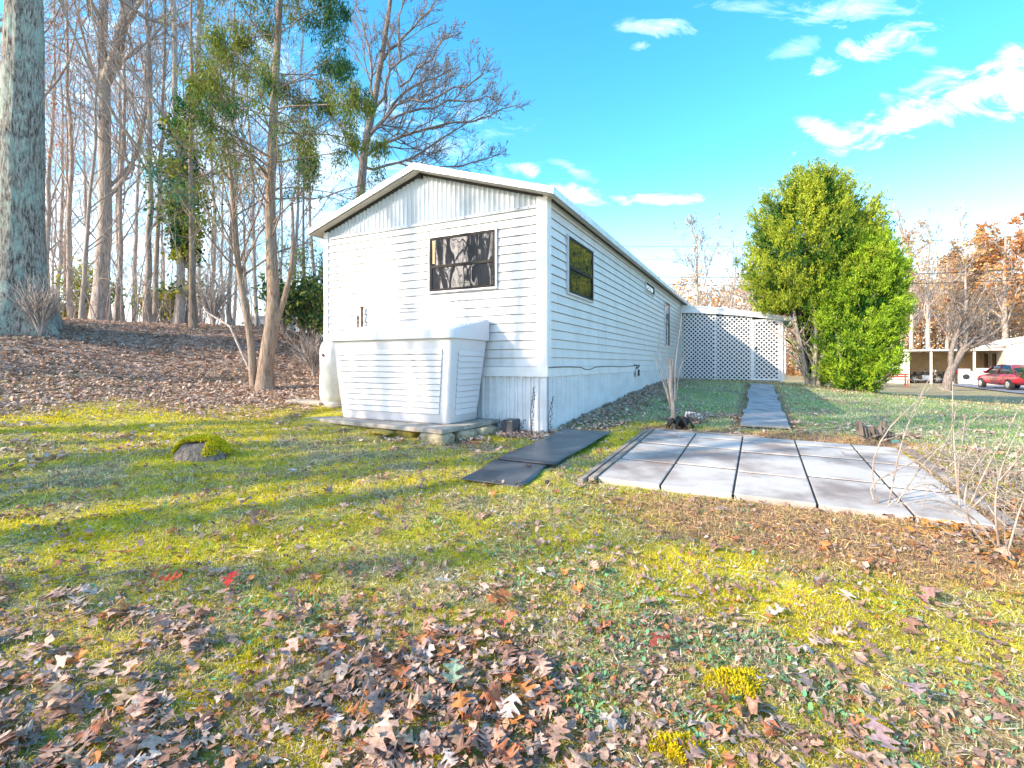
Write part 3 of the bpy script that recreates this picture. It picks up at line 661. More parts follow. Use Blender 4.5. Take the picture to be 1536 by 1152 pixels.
def unit(v): return v / (np.linalg.norm(v, axis=-1, keepdims=True) + 1e-9)
def grow(rg, P, Rd, lev, n, ang, lenf, npts, trop, s0=.3, s1=1.0, wander=.25, rf=.55, bias=None):
    """children of each parent polyline; P (m,k,3), Rd (m,k) -> arrays"""
    m_, k, _ = P.shape; L = np.linalg.norm(np.diff(P, axis=1), axis=2).sum(1)
    t = rg.uniform(s0, s1, (m_, n)); f = t * (k - 1); i = np.minimum(f.astype(int), k - 2); fr = (f - i)[..., None]
    ar = np.arange(m_)[:, None]
    p0 = P[ar, i] * (1 - fr) + P[ar, i + 1] * fr; r0 = Rd[ar, i] * (1 - fr[..., 0]) + Rd[ar, i + 1] * fr[..., 0]
    T = unit(P[ar, i + 1] - P[ar, i])
    rnd = rg.normal(size=T.shape); perp = unit(rnd - (rnd * T).sum(-1, keepdims=True) * T)
    if bias is not None: perp = unit(perp + np.array(bias))
    a = ang * rg.uniform(.7, 1.25, t.shape)[..., None]
    d = unit(T * np.cos(a) + perp * np.sin(a))
    ln = (L[:, None] * lenf * (1.15 - .75 * (t - s0) / max(s1 - s0, .01)) * rg.uniform(.6, 1.2, t.shape))[..., None]
    pts = [p0]; cur = p0
    for s in range(npts - 1):
        d = unit(d + rg.normal(size=d.shape) * wander * .6 + np.array([0, 0, trop]))
        cur = cur + d * ln / (npts - 1); pts.append(cur)
    PP = np.stack(pts, 2).reshape(m_ * n, npts, 3)
    rr = (r0 * rf * rg.uniform(.75, 1.1, r0.shape)).reshape(-1, 1) * np.linspace(1, .35, npts)[None]
    return PP, np.maximum(rr, .0028)
def bare(seed, h, r, lean=(0, 0), n1=12, n2=6, n3=5, n4=3, s0=.35, ang=.75, l1=.42, wander=.2, path=None, top=.25, minr=.0035, trop=.12, bias=None, flare=1.6):
    rg = np.random.default_rng(seed); k = 16
    t = np.linspace(0, 1, k)
    if path is None:
        w = np.cumsum(rg.normal(size=(k, 2)) * wander * .12 * h / k, 0) * 1.4; w -= w[0]
        P = np.stack([lean[0] * h * t + w[:, 0], lean[1] * h * t + w[:, 1], h * t], -1)[None]
    else:
        path = np.array(path, float); tt = np.linspace(0, 1, len(path)); P = np.stack([np.interp(t, tt, path[:, c]) for c in range(3)], -1)[None]
    P[:, 0, 2] -= .25
    Rd = (r * (1 - (1 - top) * t)); Rd = Rd * (1 + (flare - 1) * np.exp(-t * h / .35)); Rd = Rd[None]
    g0 = (P, Rd, 14)
    P1, R1 = grow(rg, P, Rd, 1, n1, ang, l1, 9, trop, s0, .98, .22, .55, bias)
    R1 = R1 * .72; out = [(P1, R1, 7)]
    P2, R2 = grow(rg, P1, R1, 2, n2, .7, .55, 6, trop * .8, .15, 1, .25, .6); out.append((P2, R2, 5))
    P3, R3 = grow(rg, P2, R2, 3, n3, .65, .55, 5, trop * .7, .15, 1, .3, .6); out.append((P3, np.maximum(R3, minr), 3))
    if n4:
        P4, R4 = grow(rg, P3, R3, 4, n4, .6, .6, 4, trop * .6, .2, 1, .3, .6); out.append((P4, np.maximum(R4, minr * .8), 3))
    else: P4 = P3
    return g0, out, P4
def tree_obj(name, label, loc, data, mt, group=None, rz=0, cat='tree'):
    g0, out, tips = data
    t = thing(name, label, cat, loc, rz, group)
    V, Q = tubes([g0]); link('trunk', npmesh('trunk', V, Q, smooth=True), M[mt], t)
    V, Q = tubes(out); link('branches', npmesh('branches', V, Q, smooth=True), M[mt], t)
    return t
def cards(P, size, col, rg, droop=None, asp=.45, tri=False, up=None):
    """P (n,3) leaf positions -> rhombus leaves; col (n,3)"""
    n = len(P); d = rg.normal(size=(n, 3))
    if droop is not None: d = d * .55 + np.asarray(droop)
    d = unit(d); s = unit(np.cross(d, rg.normal(size=(n, 3)))); sz = np.broadcast_to(size, (n,)) * rg.uniform(.6, 1.3, n)
    a = P; b_ = P + d * sz[:, None]; mdl = P + d * sz[:, None] * .5
    l = mdl + s * sz[:, None] * asp * .5; r_ = mdl - s * sz[:, None] * asp * .5
    V = np.stack([a, l, b_, r_], 1).reshape(-1, 3); Q = np.arange(n * 4).reshape(n, 4)
    return V, Q, col
def jitcol(rg, base, n, v=.25, h=.12):
    base = np.asarray(base, float); f = rg.uniform(1 - v, 1 + v, (n, 1)); return np.clip(base * f * (1 + rg.uniform(-h, h, (n, 3))), .005, .95)
def at_px(px, Y, g=True):
    x = (px - 768) / FPX * Y; return (x, Y, g1(x, Y))
# --- the big lichen oak
loc = at_px(33, 9.5)
big = bare(1, 14, .40, n1=9, n2=6, n3=5, n4=2, s0=.5, path=[(0, 0, 0), (-.03, 0, 2), (.02, 0, 4), (.05, 0, 6.5), (0, 0, 10), (0, 0, 14)], top=.45, flare=1.75)
P, Rd, k = big[0]
t = thing('oak_tree', 'huge oak with furrowed lichen-covered trunk at the far left edge', 'tree', loc)
# ridged trunk
kk = 64; zz = np.concatenate([np.linspace(-.25, 1, 14), np.linspace(1.15, 14, 70)]); th = np.arange(kk) * 2 * np.pi / kk
cx = np.interp(zz, P[0, :, 2], P[0, :, 0]); rr = np.interp(zz, P[0, :, 2], Rd[0]) ; TH, ZN = np.meshgrid(th, zz)
wob = .07 * np.exp(-ZN / .5) * np.cos(TH * 5 + 1) + .035 * (fbm(TH * 9, ZN * .9, 3, 2) * 2 - 1) * (np.minimum(TH, 2 * np.pi - TH) > .15) + .02 * np.cos(TH * 3)
RR_ = rr[:, None] * (1 + wob * 1.6); V = np.stack([cx[:, None] + RR_ * np.cos(TH), RR_ * np.sin(TH), ZN], -1)
I = np.arange(len(zz) * kk).reshape(len(zz), kk); Q = np.stack([I[:-1], np.roll(I[:-1], -1, 1), np.roll(I[1:], -1, 1), I[1:]], -1)
link('trunk', npmesh('trunk', V, Q, smooth=True), M['barkoak'], t)
V, Q = tubes(big[1]); link('branches', npmesh('branches', V, Q, smooth=True), M['barkgrey'], t)
# --- left woods, each tree placed
# (px, Y, radius, height, lean, seed, bark, label)
woods = [
 (2, 11.5, .15, 12, (-.05, 0), 11, 'barkgrey', 'grey trunk half hidden behind the left side of the huge oak'),
 (66, 15.5, .09, 12, (.03, 0), 12, 'barkwarm', 'slim tree just right of the huge oak, rising close against it'),
 (150, 13.2, .215, 14, (-.01, 0), 13, 'barkgrey', 'stout forked grey tree, thickest on the bank after the huge oak'),
 (112, 13.6, .085, 11, (-.03, 0), 14, 'barkwarm', 'slim tree left of the stout forked tree'),
 (122, 12.4, .06, 8, (.05, 0), 15, 'barkpale', 'pale crooked sapling standing right before the stout forked tree'),
 (172, 14.2, .08, 12, (.03, 0), 16, 'barkgrey', 'slim tree close to the right of the stout forked tree'),
 (185, 17.0, .10, 11, (0, 0), 17, 'barkwarm', 'brown tree further back, second to the right of the stout forked tree'),
 (222, 13.2, .10, 12, (-.035, 0), 18, 'barkgrey', 'tree leaning left at the middle of the bank crest'),
 (232, 14.0, .08, 12, (.03, 0), 19, 'barkwarm', 'twin tree leaning right beside the left-leaning one at mid bank'),
 (268, 13.0, .12, 13, (0, 0), 20, 'barkgrey', 'ivy-clad tree, left of the two green clothed trunks'),
 (288, 13.2, .13, 13, (.02, 0), 21, 'barkpale', 'ivy-clad pale tree, right of the two green clothed trunks'),
 (345, 14.5, .07, 10, (.01, 0), 22, 'barkwarm', 'thin tree between the ivy trees and the two-stemmed cedar'),
 (438, 15.5, .07, 10, (.04, 0), 23, 'barkpale', 'thin pale tree seen just right of the two-stemmed cedar'),
 (388, 17.0, .085, 11, (-.04, 0), 24, 'barkgrey', 'thin grey tree behind the two-stemmed cedar'),
 (88, 19.0, .10, 12, (0, 0), 25, 'barkwarm', 'brown back-row tree between the huge oak and the slim tree beside the forked one'),
 (315, 20.0, .11, 12, (0, 0), 26, 'barkwarm', 'back-row tree right of the ivy-clad pale tree')]
ivy_pts = []
for px, Y, r, h, lean, sd, mt, lab in woods:
    loc = at_px(px, Y)
    kw = dict(n1=12, n2=7, n3=4, n4=2, s0=.20, ang=.6, l1=.40, minr=.0045)
    r *= .86; d = bare(sd, h, r, lean, wander=.25, **kw)
    if sd == 13:                          # heavy fork
        P0 = d[0][0][0]; R0 = d[0][1][0]
        f = np.stack([P0[7, 0] + np.array([0, .25, .5, .62, .68]) * 1.1, P0[7, 1] + np.zeros(5), P0[7, 2] + np.array([0, .7, 1.8, 3.6, 6.0])], -1)
        d[1].append((f[None], np.array([[.15, .14, .12, .09, .05]]), 9))
        rg = np.random.default_rng(99); a1, b1 = grow(rg, f[None], np.array([[.15, .14, .12, .09, .05]]), 1, 12, .7, .5, 8, .1, .2, 1); a2, b2 = grow(rg, a1, b1, 2, 8, .6, .5, 5, .1, .2, 1); a3, b3 = grow(rg, a2, b2, 3, 5, .6, .5, 4, .1, .2, 1)
        d[1].extend([(a1, b1, 6), (a2, b2, 4), (a3, np.maximum(b3, .006), 3)])
    t = tree_obj('bare_tree', lab, loc, d, mt, 'bare trees of the wood on the bank')
    if sd in (20, 21):
        rg = np.random.default_rng(sd); n = 5200; P0 = d[0][0][0]
        z = rg.uniform(.8, 5.4 if sd == 20 else 5.0, n) ; z = z[(fbm(z * 1.3, np.zeros(len(z)), sd, 2) + rg.uniform(-.25, .25, len(z))) > .42]; n = len(z)
        th = rg.uniform(0, 6.28, n); rad = r + rg.exponential(.13, n) * (1 + .5 * np.sin(z * 2.3))
        c = np.stack([np.interp(z, P0[:, 2], P0[:, 0]) + rad * np.cos(th), np.interp(z, P0[:, 2], P0[:, 1]) + rad * np.sin(th), z], -1)
        mixf = (vnoise(z * 2.2, th, 3) > .45)[:, None]; colr = np.where(mixf, jitcol(rg, (.06, .15, .07), n), jitcol(rg, (.34, .33, .04), n))
        V, Q, cc = cards(c, .10, colr, rg, droop=(0, 0, -.4), asp=.8); link('ivy', npmesh('ivy', V, Q, col=cc), M['foliage'], t)
    if sd in (12, 14, 25):               # red buds on the left
        tips = d[2]; rg = np.random.default_rng(sd); s = tips[rg.choice(len(tips), min(900, len(tips)), False), -1]; s = s[s[:, 2] > 4.5]
        V, Q, cc = cards(s, .07, jitcol(rg, (.55, .10, .05), len(s)), rg, asp=.6); link('leaves', npmesh('leaves', V, Q, col=cc), M['foliage'], t)
# back rows of the wood: shared archetypes, copied
arch = []
for i in range(4):
    d = bare(200 + i, 10 + i, .085, (rng.uniform(-.04, .04), 0), n1=9, n2=5, n3=4, n4=2, s0=.18, ang=.62, l1=.36, minr=.007, wander=.3)
    arch.append(d)
spots = [(20, 24), (100, 23), (132, 21), (160, 24), (200, 20), (248, 22), (300, 24), (330, 26), (352, 21), (370, 24), (400, 26), (420, 22), (475, 19), (78, 28), (240, 29), (-30, 20), (-60, 16), (-110, 14), (-80, 24)]
protos = []
for i, (px, Y) in enumerate(spots):
    lab = 'thin bare tree in the back rows of the wood behind the leafy bank'
    if i < 4: t = tree_obj('bare_tree', lab, at_px(px, Y), arch[i], 'barkwarm' if i % 2 else 'barkgrey', 'back rows of the wood', rz=rng.uniform(0, 6)); protos.append(t)
    else:
        t = copy_tree(protos[i % 4]); t.location = at_px(px, Y); t.rotation_euler = (0, 0, rng.uniform(0, 6)); s = rng.uniform(.75, 1.1); t.scale = (s, s, s)
# --- big spreading bare tree behind the home
Y = 18.0
def q3(px, py, dy=0): p = pix(px, py, Y + dy); return p
loc = at_px(536, Y); L0 = np.array(loc)
path = [(0, 0, 0), q3(538, 380) - L0, q3(541, 290) - L0, q3(547, 220) - L0, q3(560, 160) - L0, q3(572, 90) - L0, q3(585, 10) - L0, q3(590, -70) - L0]
mains = [([(541, 250), (575, 248), (612, 240), (650, 215), (690, 190), (735, 165)], .10), ([(543, 238), (590, 205), (640, 195), (690, 185), (740, 172), (775, 158)], .11), ([(548, 212), (580, 170), (615, 130), (650, 118), (690, 100)], .12),
         ([(550, 205), (600, 150), (645, 150), (700, 128), (725, 110)], .08), ([(560, 165), (585, 120), (600, 80), (598, 30), (610, -20)], .10), ([(562, 150), (556, 90), (545, 40), (530, -10)], .09), ([(545, 245), (520, 215), (505, 180), (488, 160)], .07),
         ([(610, 240), (640, 250), (680, 252), (720, 240), (760, 225)], .06), ([(585, 180), (640, 160), (680, 150), (715, 148), (745, 150)], .07), ([(575, 90), (610, 50), (640, 20), (665, -20)], .08), ([(600, 130), (635, 95), (665, 60), (690, 50)], .07), ([(545, 200), (570, 190), (640, 230), (660, 245)], .05)]
rg = np.random.default_rng(77); P0 = np.array(path); P0[0, 2] -= .3
tt = np.linspace(0, 1, 18); Pt = np.stack([np.interp(tt, np.linspace(0, 1, len(P0)), P0[:, c]) for c in range(3)], -1)[None]; Rt = np.linspace(.21, .05, 18)[None]
PM = []; RM = []
for i, (pp, r) in enumerate(mains):
    dep = rg.uniform(-2.2, 2.2); A = np.array([q3(x, y, 0) - L0 for x, y in pp]); k = np.linspace(0, 1, len(pp)); 
    A2 = []
    for j, (x, y) in enumerate(pp): A2.append(pix(x, y, Y + dep * k[j]) - L0)
    A2 = np.array(A2); tq = np.linspace(0, 1, 10); B = np.stack([np.interp(tq, k, A2[:, c]) for c in range(3)], -1); B[1:-1] += rg.normal(size=(8, 3)) * .05
    PM.append(B); RM.append(np.linspace(r * .6, .018, 10))
PM = np.array(PM); RM = np.array(RM)
P2, R2 = grow(rg, PM, RM, 2, 16, .7, .38, 7, .12, .10, 1, .3, .5); P3, R3 = grow(rg, P2, R2, 3, 8, .65, .5, 5, .1, .1, 1, .3, .6); P4, R4 = grow(rg, P3, R3, 4, 5, .6, .5, 4, .08, .1, 1, .3, .6)
tree_obj('bare_tree', 'large pale bare tree spreading its crown over the roof behind the home', loc, ((Pt, Rt, 12), [(PM, RM, 8), (P2, R2, 5), (P3, np.maximum(R3, .006), 3), (P4, np.maximum(R4, .0055), 3)], P4), 'barkdark')
# --- two-stemmed cedar in front of the bank
Y = 8.5; loc = at_px(395, Y); L0 = np.array(loc)
def pl(*pts): return np.array([pix(x, y, Y) - L0 for x, y in pts])
main = pl((398, 592), (397, 560), (402, 520), (410, 480), (411, 440), (407, 380), (405, 300), (409, 200), (414, 100), (420, 0), (424, -80), (426, -160))
def resamp(A, n):
    d = np.concatenate([[0], np.cumsum(np.linalg.norm(np.diff(A, axis=0), axis=1))]); t = np.linspace(0, d[-1], n); 
    B = np.stack([np.interp(t, d, A[:, c]) for c in range(3)], -1)
    for _ in range(2): B[1:-1] = (B[:-2] + 2 * B[1:-1] + B[2:]) / 4
    return B
MP = resamp(main, 40); MR = np.interp(np.linspace(0, 1, 40), [0, .03, .06, .25, .7, 1], [.19, .145, .125, .092, .055, .025])
side1 = pl((382, 592), (379, 560), (378, 520), (368, 460), (357, 400), (351, 330), (347, 270), (338, 200)); S1 = resamp(side1, 24); 
side2 = pl((412, 492), (421, 465), (430, 435), (437, 405), (440, 360), (438, 300)); S2 = resamp(side2, 20)
ced = thing('cedar_tree', 'two-stemmed cedar with bare crooked trunk before the bank, sparse drooping green top', 'tree', loc)
V, Q = tubes([(MP[None], MR[None], 16), (S1[None], np.linspace(.070, .025, 24)[None] * np.where(np.arange(24) < 1, 1.3, 1), 12), (S2[None], np.linspace(.055, .02, 20)[None], 10)])
link('trunk', npmesh('trunk', V, Q, smooth=True), M['barkcedar'], ced)
rg = np.random.default_rng(8)
P1, R1 = grow(rg, MP[None], MR[None], 1, 54, 1.15, .20, 9, .02, .30, .98, .18, .24); P2, R2 = grow(rg, P1, R1, 2, 7, .6, .45, 5, -.06, .3, 1, .2, .6); P3, R3 = grow(rg, P2, R2, 3, 4, .6, .5, 4, -.1, .2, 1, .2, .6)
PS, RS = grow(rg, S1[None], np.linspace(.07, .03, 24)[None], 1, 14, .8, .3, 8, .06, .4, 1, .2, .4); PS2, RS2 = grow(rg, PS, RS, 2, 6, .6, .5, 5, .05, .2, 1)
V, Q = tubes([(P1, R1, 6), (P2, R2, 4), (P3, np.maximum(R3, .004), 3), (PS, RS, 5), (PS2, np.maximum(RS2, .004), 3)]); link('branches', npmesh('branches', V, Q, smooth=True), M['barkcedar'], ced)
# sprays on outer twigs, mostly high up
tp = P3[:, 1:].reshape(-1, 3); dens = np.clip((tp[:, 2] - 3.2) / 1.6, .03, 1) * np.clip(.25 + .85 * (np.abs(tp[:, 0] - .2) / 1.2), 0, 1) * (fbm(tp[:, 0] * 1.8, tp[:, 2] * 1.8, 6, 2) + rg.uniform(-.22, .22, len(tp)) > .40)
sel = rg.uniform(size=len(tp)) < dens * .95; base = tp[sel]
bp_ = np.repeat(base, 24, 0) + rg.normal(size=(len(base) * 24, 3)) * np.array([.055, .055, .085]) + np.array([0, 0, -.04]); n = len(bp_)
gm = fbm(bp_[:, 0] * 1.4 + 5, bp_[:, 2] * 1.4, 9, 2)[:, None]; cc = np.where(gm > .52, jitcol(rg, (.045, .12, .04), n, .45), jitcol(rg, (.17, .20, .035), n, .45))
V, Q, cc = cards(bp_, .085, cc, rg, droop=(0, 0, -.9), asp=.18); link('foliage', npmesh('foliage', V, Q, col=cc), M['foliage'], ced)
# --- small hanging cedar boughs further left and by the roof: younger conifers
def conifer(px, Y, h, r, seed, lab, pts_px, col1, col2, z0=1.0, dn=1.0):
    loc = at_px(px, Y); d = bare(seed, h, r, (0, 0), n1=34, n2=6, n3=4, n4=0, s0=.2, ang=1.2, l1=.12, minr=.004, trop=-.02, wander=.1)
    t = tree_obj('young_conifer', lab, loc, d, 'barkcedar'); rg = np.random.default_rng(seed); tp = d[2][:, 1:].reshape(-1, 3)
    keep = (tp[:, 2] > z0) & (fbm(tp[:, 2] * 1.1, tp[:, 0] * 1.1, seed, 2) + rg.uniform(-.22, .22, len(tp)) > .47); tp = tp[keep]
    tp = tp[rg.uniform(size=len(tp)) < dn]; P = np.repeat(tp, 8, 0) + rg.normal(size=(len(tp) * 8, 3)) * .09; n = len(P)
    g = (vnoise(P[:, 2] * 2, P[:, 0] * 2, seed) > .5)[:, None]; cc = np.where(g, jitcol(rg, col1, n), jitcol(rg, col2, n))
    V, Q, cc = cards(P, .11, cc, rg, droop=(0, 0, -.7), asp=.25); link('foliage', npmesh('foliage', V, Q, col=cc), M['foliage'], t)
conifer(290, 11.8, 8.6, .07, 301, 'slender conifer with blue-green boughs hanging before the ivy trees', None, (.07, .24, .14), (.22, .28, .06), 2.4, .28)
conifer(455, 12.5, 5.0, .05, 302, 'young grey-green conifer between the cedar and the home', None, (.13, .19, .10), (.24, .27, .09), 1.6, .4)
# --- arborvitae
def arbor(px, Y, h, prof, seed, lab, n, trunk_open=False, colA=(.07, .17, .04), colB=(.36, .38, .045), rxs=1.0):
    loc = at_px(px, Y); rg = np.random.default_rng(seed); t = thing('arborvitae', lab, 'tree', loc)
    zs, rs = zip(*prof)
    stems = []; nS = 9
    for i in range(nS):
        a = i * 2.4; e = rg.uniform(.35, .75); top = h * rg.uniform(.55, .9)
        b0 = np.array([math.cos(a) * .12, math.sin(a) * .12, -.15]); e1 = np.array([math.cos(a) * e, math.sin(a) * e, top])
        s = np.linspace(0, 1, 9)[:, None]; stems.append(b0 * (1 - s) + e1 * s + rg.normal(size=(9, 3)) * .03 + np.array([math.cos(a), math.sin(a), 0]) * np.sin(s * 3.1) * .2)
    S = np.array(stems); SR = np.tile(np.linspace(.085, .02, 9), (nS, 1)); PB, RB = grow(rg, S, SR, 1, 14, .75, .26, 6, .12, .08, .9, .2, .45)
    V, Q = tubes([(S, SR, 8)]); link('trunk', npmesh('trunk', V, Q, smooth=True), M['barkgrey'], t)
    V, Q = tubes([(PB, RB, 5)]); link('branches', npmesh('branches', V, Q, smooth=True), M['barkgrey'], t)
    # clumps over a lumpy shell
    nb_ = n // 24; zb = rg.uniform(0.02, .98, nb_) ** .9; thb = rg.uniform(0, 2 * np.pi, nb_)
    Rb = np.interp(zb, zs, rs) * (1 + .5 * (fbm(thb * 2.6 + 9, zb * 9, seed, 3) - .5)) * rg.uniform(.78, 1.06, nb_)
    Cb = np.stack([Rb * np.cos(thb) * rxs, Rb * np.sin(thb) * rxs, zb * h], -1); Db = unit(np.stack([np.cos(thb) * .6, np.sin(thb) * .6, .35 + .9 * zb], -1) + rg.normal(size=(nb_, 3)) * .18)
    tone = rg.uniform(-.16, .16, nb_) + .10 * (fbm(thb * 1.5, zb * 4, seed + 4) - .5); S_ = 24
    uu = rg.uniform(-1, 1, (nb_, S_, 1)); wd = .26 * np.sqrt(1 - np.abs(uu) ** 1.6) * rg.uniform(.7, 1.2, (nb_, 1, 1))
    P = (Cb[:, None] + Db[:, None] * uu * .50 + unit(rg.normal(size=(nb_, S_, 3))) * wd).reshape(-1, 3); tn = (tone[:, None] + .14 * uu[..., 0]).reshape(-1)
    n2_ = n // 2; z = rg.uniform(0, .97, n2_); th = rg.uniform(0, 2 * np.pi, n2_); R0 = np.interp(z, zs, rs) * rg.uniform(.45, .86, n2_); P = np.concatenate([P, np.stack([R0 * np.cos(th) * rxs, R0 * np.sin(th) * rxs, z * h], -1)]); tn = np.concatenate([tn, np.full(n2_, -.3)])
    if trunk_open:                        # bare hollow low on the near left side
        z = P[:, 2] / h; op = (z < .35) & ((P[:, 0] < .05) | ((P[:, 1] < 0) & (P[:, 0] < .30) & (z > .14))); kp = ~op | (rg.uniform(size=len(P)) < .02); P = P[kp]; tn = tn[kp]
    m_ = len(P); K = 22
    out = unit(P * np.array([1, 1, 0]) + 1e-6) * .55 + np.array([0, 0, .8])
    uu = rg.uniform(0, 1, (m_, K, 1)); sprd = rg.normal(size=(m_, K, 3)) * .04 * (1.1 - uu) + unit(out + rg.normal(size=(m_, 3)) * .45)[:, None] * uu * .24
    PP = (P[:, None] + sprd).reshape(-1, 3); D = np.repeat(out, K, 0); n_ = len(PP)
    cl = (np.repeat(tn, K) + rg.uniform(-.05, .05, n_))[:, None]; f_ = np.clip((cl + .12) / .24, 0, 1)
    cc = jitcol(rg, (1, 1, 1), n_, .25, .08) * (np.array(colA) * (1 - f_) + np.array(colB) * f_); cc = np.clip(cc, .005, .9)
    d = unit(rg.normal(size=(n_, 3)) * .5 + D); V, Q, cc = cards(PP, .082, cc, rg, droop=D * 1.1, asp=.26)
    link('foliage', npmesh('foliage', V, Q, col=cc), M['foliage'], t)
profA = [(0, .2), (.15, .65), (.33, 1.05), (.43, 1.42), (.55, 1.58), (.73, 1.52), (.85, 1.0), (.915, .58), (.97, .22), (1, .03)]
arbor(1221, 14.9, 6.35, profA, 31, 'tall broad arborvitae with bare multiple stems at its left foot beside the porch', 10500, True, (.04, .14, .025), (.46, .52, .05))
profB = [(0, .42), (.08, .56), (.3, .74), (.55, .86), (.75, .80), (.88, .50), (.96, .26), (1, .08)]
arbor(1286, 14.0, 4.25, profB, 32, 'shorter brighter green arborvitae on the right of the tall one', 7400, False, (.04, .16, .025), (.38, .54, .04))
# --- bushes
def bush(name, lab, loc, h, r, seed, colA, colB, n=2600, leaf=.11, asp=.4, stems=14):
    rg = np.random.default_rng(seed); t = thing(name, lab, 'shrub', loc)
    a = rg.uniform(0, 6.28, stems); e = rg.uniform(.3, 1, stems) * r; s = np.linspace(0, 1, 6)[None, :, None]
    E = np.stack([np.cos(a) * e, np.sin(a) * e, h * rg.uniform(.6, 1, stems)], -1)[:, None]; S = E * s ** np.array([1.2, 1.2, .8]) + rg.normal(size=(stems, 6, 3)) * .03 * s
    SR = np.tile(np.linspace(.018, .006, 6), (stems, 1)); P2, R2 = grow(rg, S, SR, 2, 6, .7, .4, 4, .1, .3, 1)
    V, Q = tubes([(S, SR, 5), (P2, R2, 3)]); link('stems', npmesh('stems', V, Q, smooth=True), M['barkgrey'], t)
    if n:
        tip = np.concatenate([P2[:, 1:].reshape(-1, 3), S[:, 3:].reshape(-1, 3)]); P = tip[rg.integers(0, len(tip), n)] + rg.normal(size=(n, 3)) * .09
        g = (rg.uniform(size=n) < .45)[:, None]; cc = np.where(g, jitcol(rg, colA, n), jitcol(rg, colB, n)); V, Q, cc = cards(P, leaf, cc, rg, droop=(0, 0, .1), asp=asp); link('leaves', npmesh('leaves', V, Q, col=cc), M['foliage'], t)
    return t
bush('rhododendron', 'dark leathery evergreen shrub against the back left of the home', at_px(468, 11.6), 1.75, .95, 41, (.03, .09, .04), (.13, .17, .04), 3600, .14, .38, 18)
bush('shrub', 'yellow-green shrub behind the stout forked tree', at_px(132, 15.5), 2.0, .8, 42, (.42, .40, .03), (.20, .25, .04), 1500, .13, .5)
bush('shrub', 'yellow-leaved shrub behind the bank crest left of the ivy trees', at_px(250, 15.8), 1.6, .9, 43, (.45, .36, .04), (.18, .24, .06), 1500, .13, .5)
bush('shrub', 'low olive shrub at the crest right of the huge oak', at_px(92, 16.5), 1.2, .8, 44, (.30, .26, .05), (.16, .18, .05), 900, .12, .5)
for k, (px, Y, h, r, lb) in enumerate([(470, 10.3, .9, .55, 'leafless twiggy bush below the dark evergreen shrub'), (60, 9.2, 1.1, .5, 'leafless twiggy suckers at the foot of the huge oak'), (320, 12.3, 1.6, .8, 'tangled leafless brush right of the ivy trees'), (425, 12.4, 1.2, .8, 'leafless brush behind the cedar')]):
    bush('brush', lb, at_px(px, Y), h, r, 50 + k, 0, 0, 0, stems=34)
# undergrowth of the wood
rg = np.random.default_rng(60); n = 420
X = rg.uniform(-17, -3.2, n); Yy = rg.uniform(11.5, 24, n); keep = (X / Yy < -.36); X = X[keep]; Yy = Yy[keep]; n = len(X); Zb = ground(X, Yy); hh = rg.uniform(1, 4.5, n)
s = np.linspace(0, 1, 6); S = np.stack([X[:, None] + (rg.normal(size=(n, 1)) * .25) * hh[:, None] * s ** 1.4 + rg.normal(size=(n, 6)) * .03, Yy[:, None] + (rg.normal(size=(n, 1)) * .2) * hh[:, None] * s + 0 * s, Zb[:, None] + hh[:, None] * s], -1)
SR = np.linspace(1, .3, 6)[None] * rg.uniform(.008, .02, (n, 1)); P2, R2 = grow(rg, S, SR, 2, 8, .8, .35, 4, .08, .2, 1); P3, R3 = grow(rg, P2, R2, 3, 3, .7, .5, 3, .05, .2, 1)
V, Q = tubes([(S, SR, 4), (P2, R2, 3), (P3, R3, 3)]); tag(link('undergrowth', npmesh('undergrowth', V, Q), M['barkwarm']), 'tangle of thin stems and brush under the trees of the wood', 'undergrowth', kind='stuff')
# fallen dead branch leaning by the cedar
m = MB(); A = [at_px(380, 9.4), pix(345, 490, 10.0), pix(300, 462, 10.6)]; A0 = np.array(A[0]); m.tube(np.array(A) - A0 + np.array([[0, 0, 0], [0, 0, 0], [0, 0, 0]]), [.03, .022, .012], 6); tag(m.build('dead_branch', M['barkgrey'], None, tuple(A0)), 'thin fallen branch leaning up behind the cedar', 'branch')

# --- bare trees behind the porch and to the right
def tree_at(px, Y, h, r, seed, mt, lab, group=None, leaf=None, **kw):
    d = bare(seed, h, r, kw.pop('lean', (0, 0)), **kw); t = tree_obj('bare_tree', lab, at_px(px, Y), d, mt, group)
    if leaf:
        rg = np.random.default_rng(seed); tp = d[2][:, 1:].reshape(-1, 3); tp = tp[rg.choice(len(tp), min(leaf[1], len(tp)), False)] + rg.normal(size=(min(leaf[1], len(tp)), 3)) * .15
        V, Q, cc = cards(tp, leaf[2], jitcol(rg, leaf[0], len(tp)), rg, asp=.6); link('leaves', npmesh('leaves', V, Q, col=cc), M['foliage'], t)
    return t
kw = dict(n1=12, n2=6, n3=5, n4=2, s0=.12, ang=.55, l1=.5, minr=.014)
tree_at(1045, 30, 9.0, .16, 71, 'barkwarm', 'bare multi-branched tree rising behind the lattice porch roof', **kw)
tree_at(1085, 33, 8.2, .13, 72, 'barkpale', 'bare tree between the porch tree and the tall arborvitae', lean=(.1, 0), **kw)
tree_at(968, 38, 7.5, .12, 73, 'barkgrey', 'bare treetop just showing above the roof edge of the home', **kw)
tree_at(1130, 40, 8, .12, 74, 'barkwarm', 'small bare tree showing above the right end of the porch roof', **kw)
kw = dict(n1=12, n2=6, n3=5, n4=2, s0=.25, ang=.5, l1=.42, minr=.020)
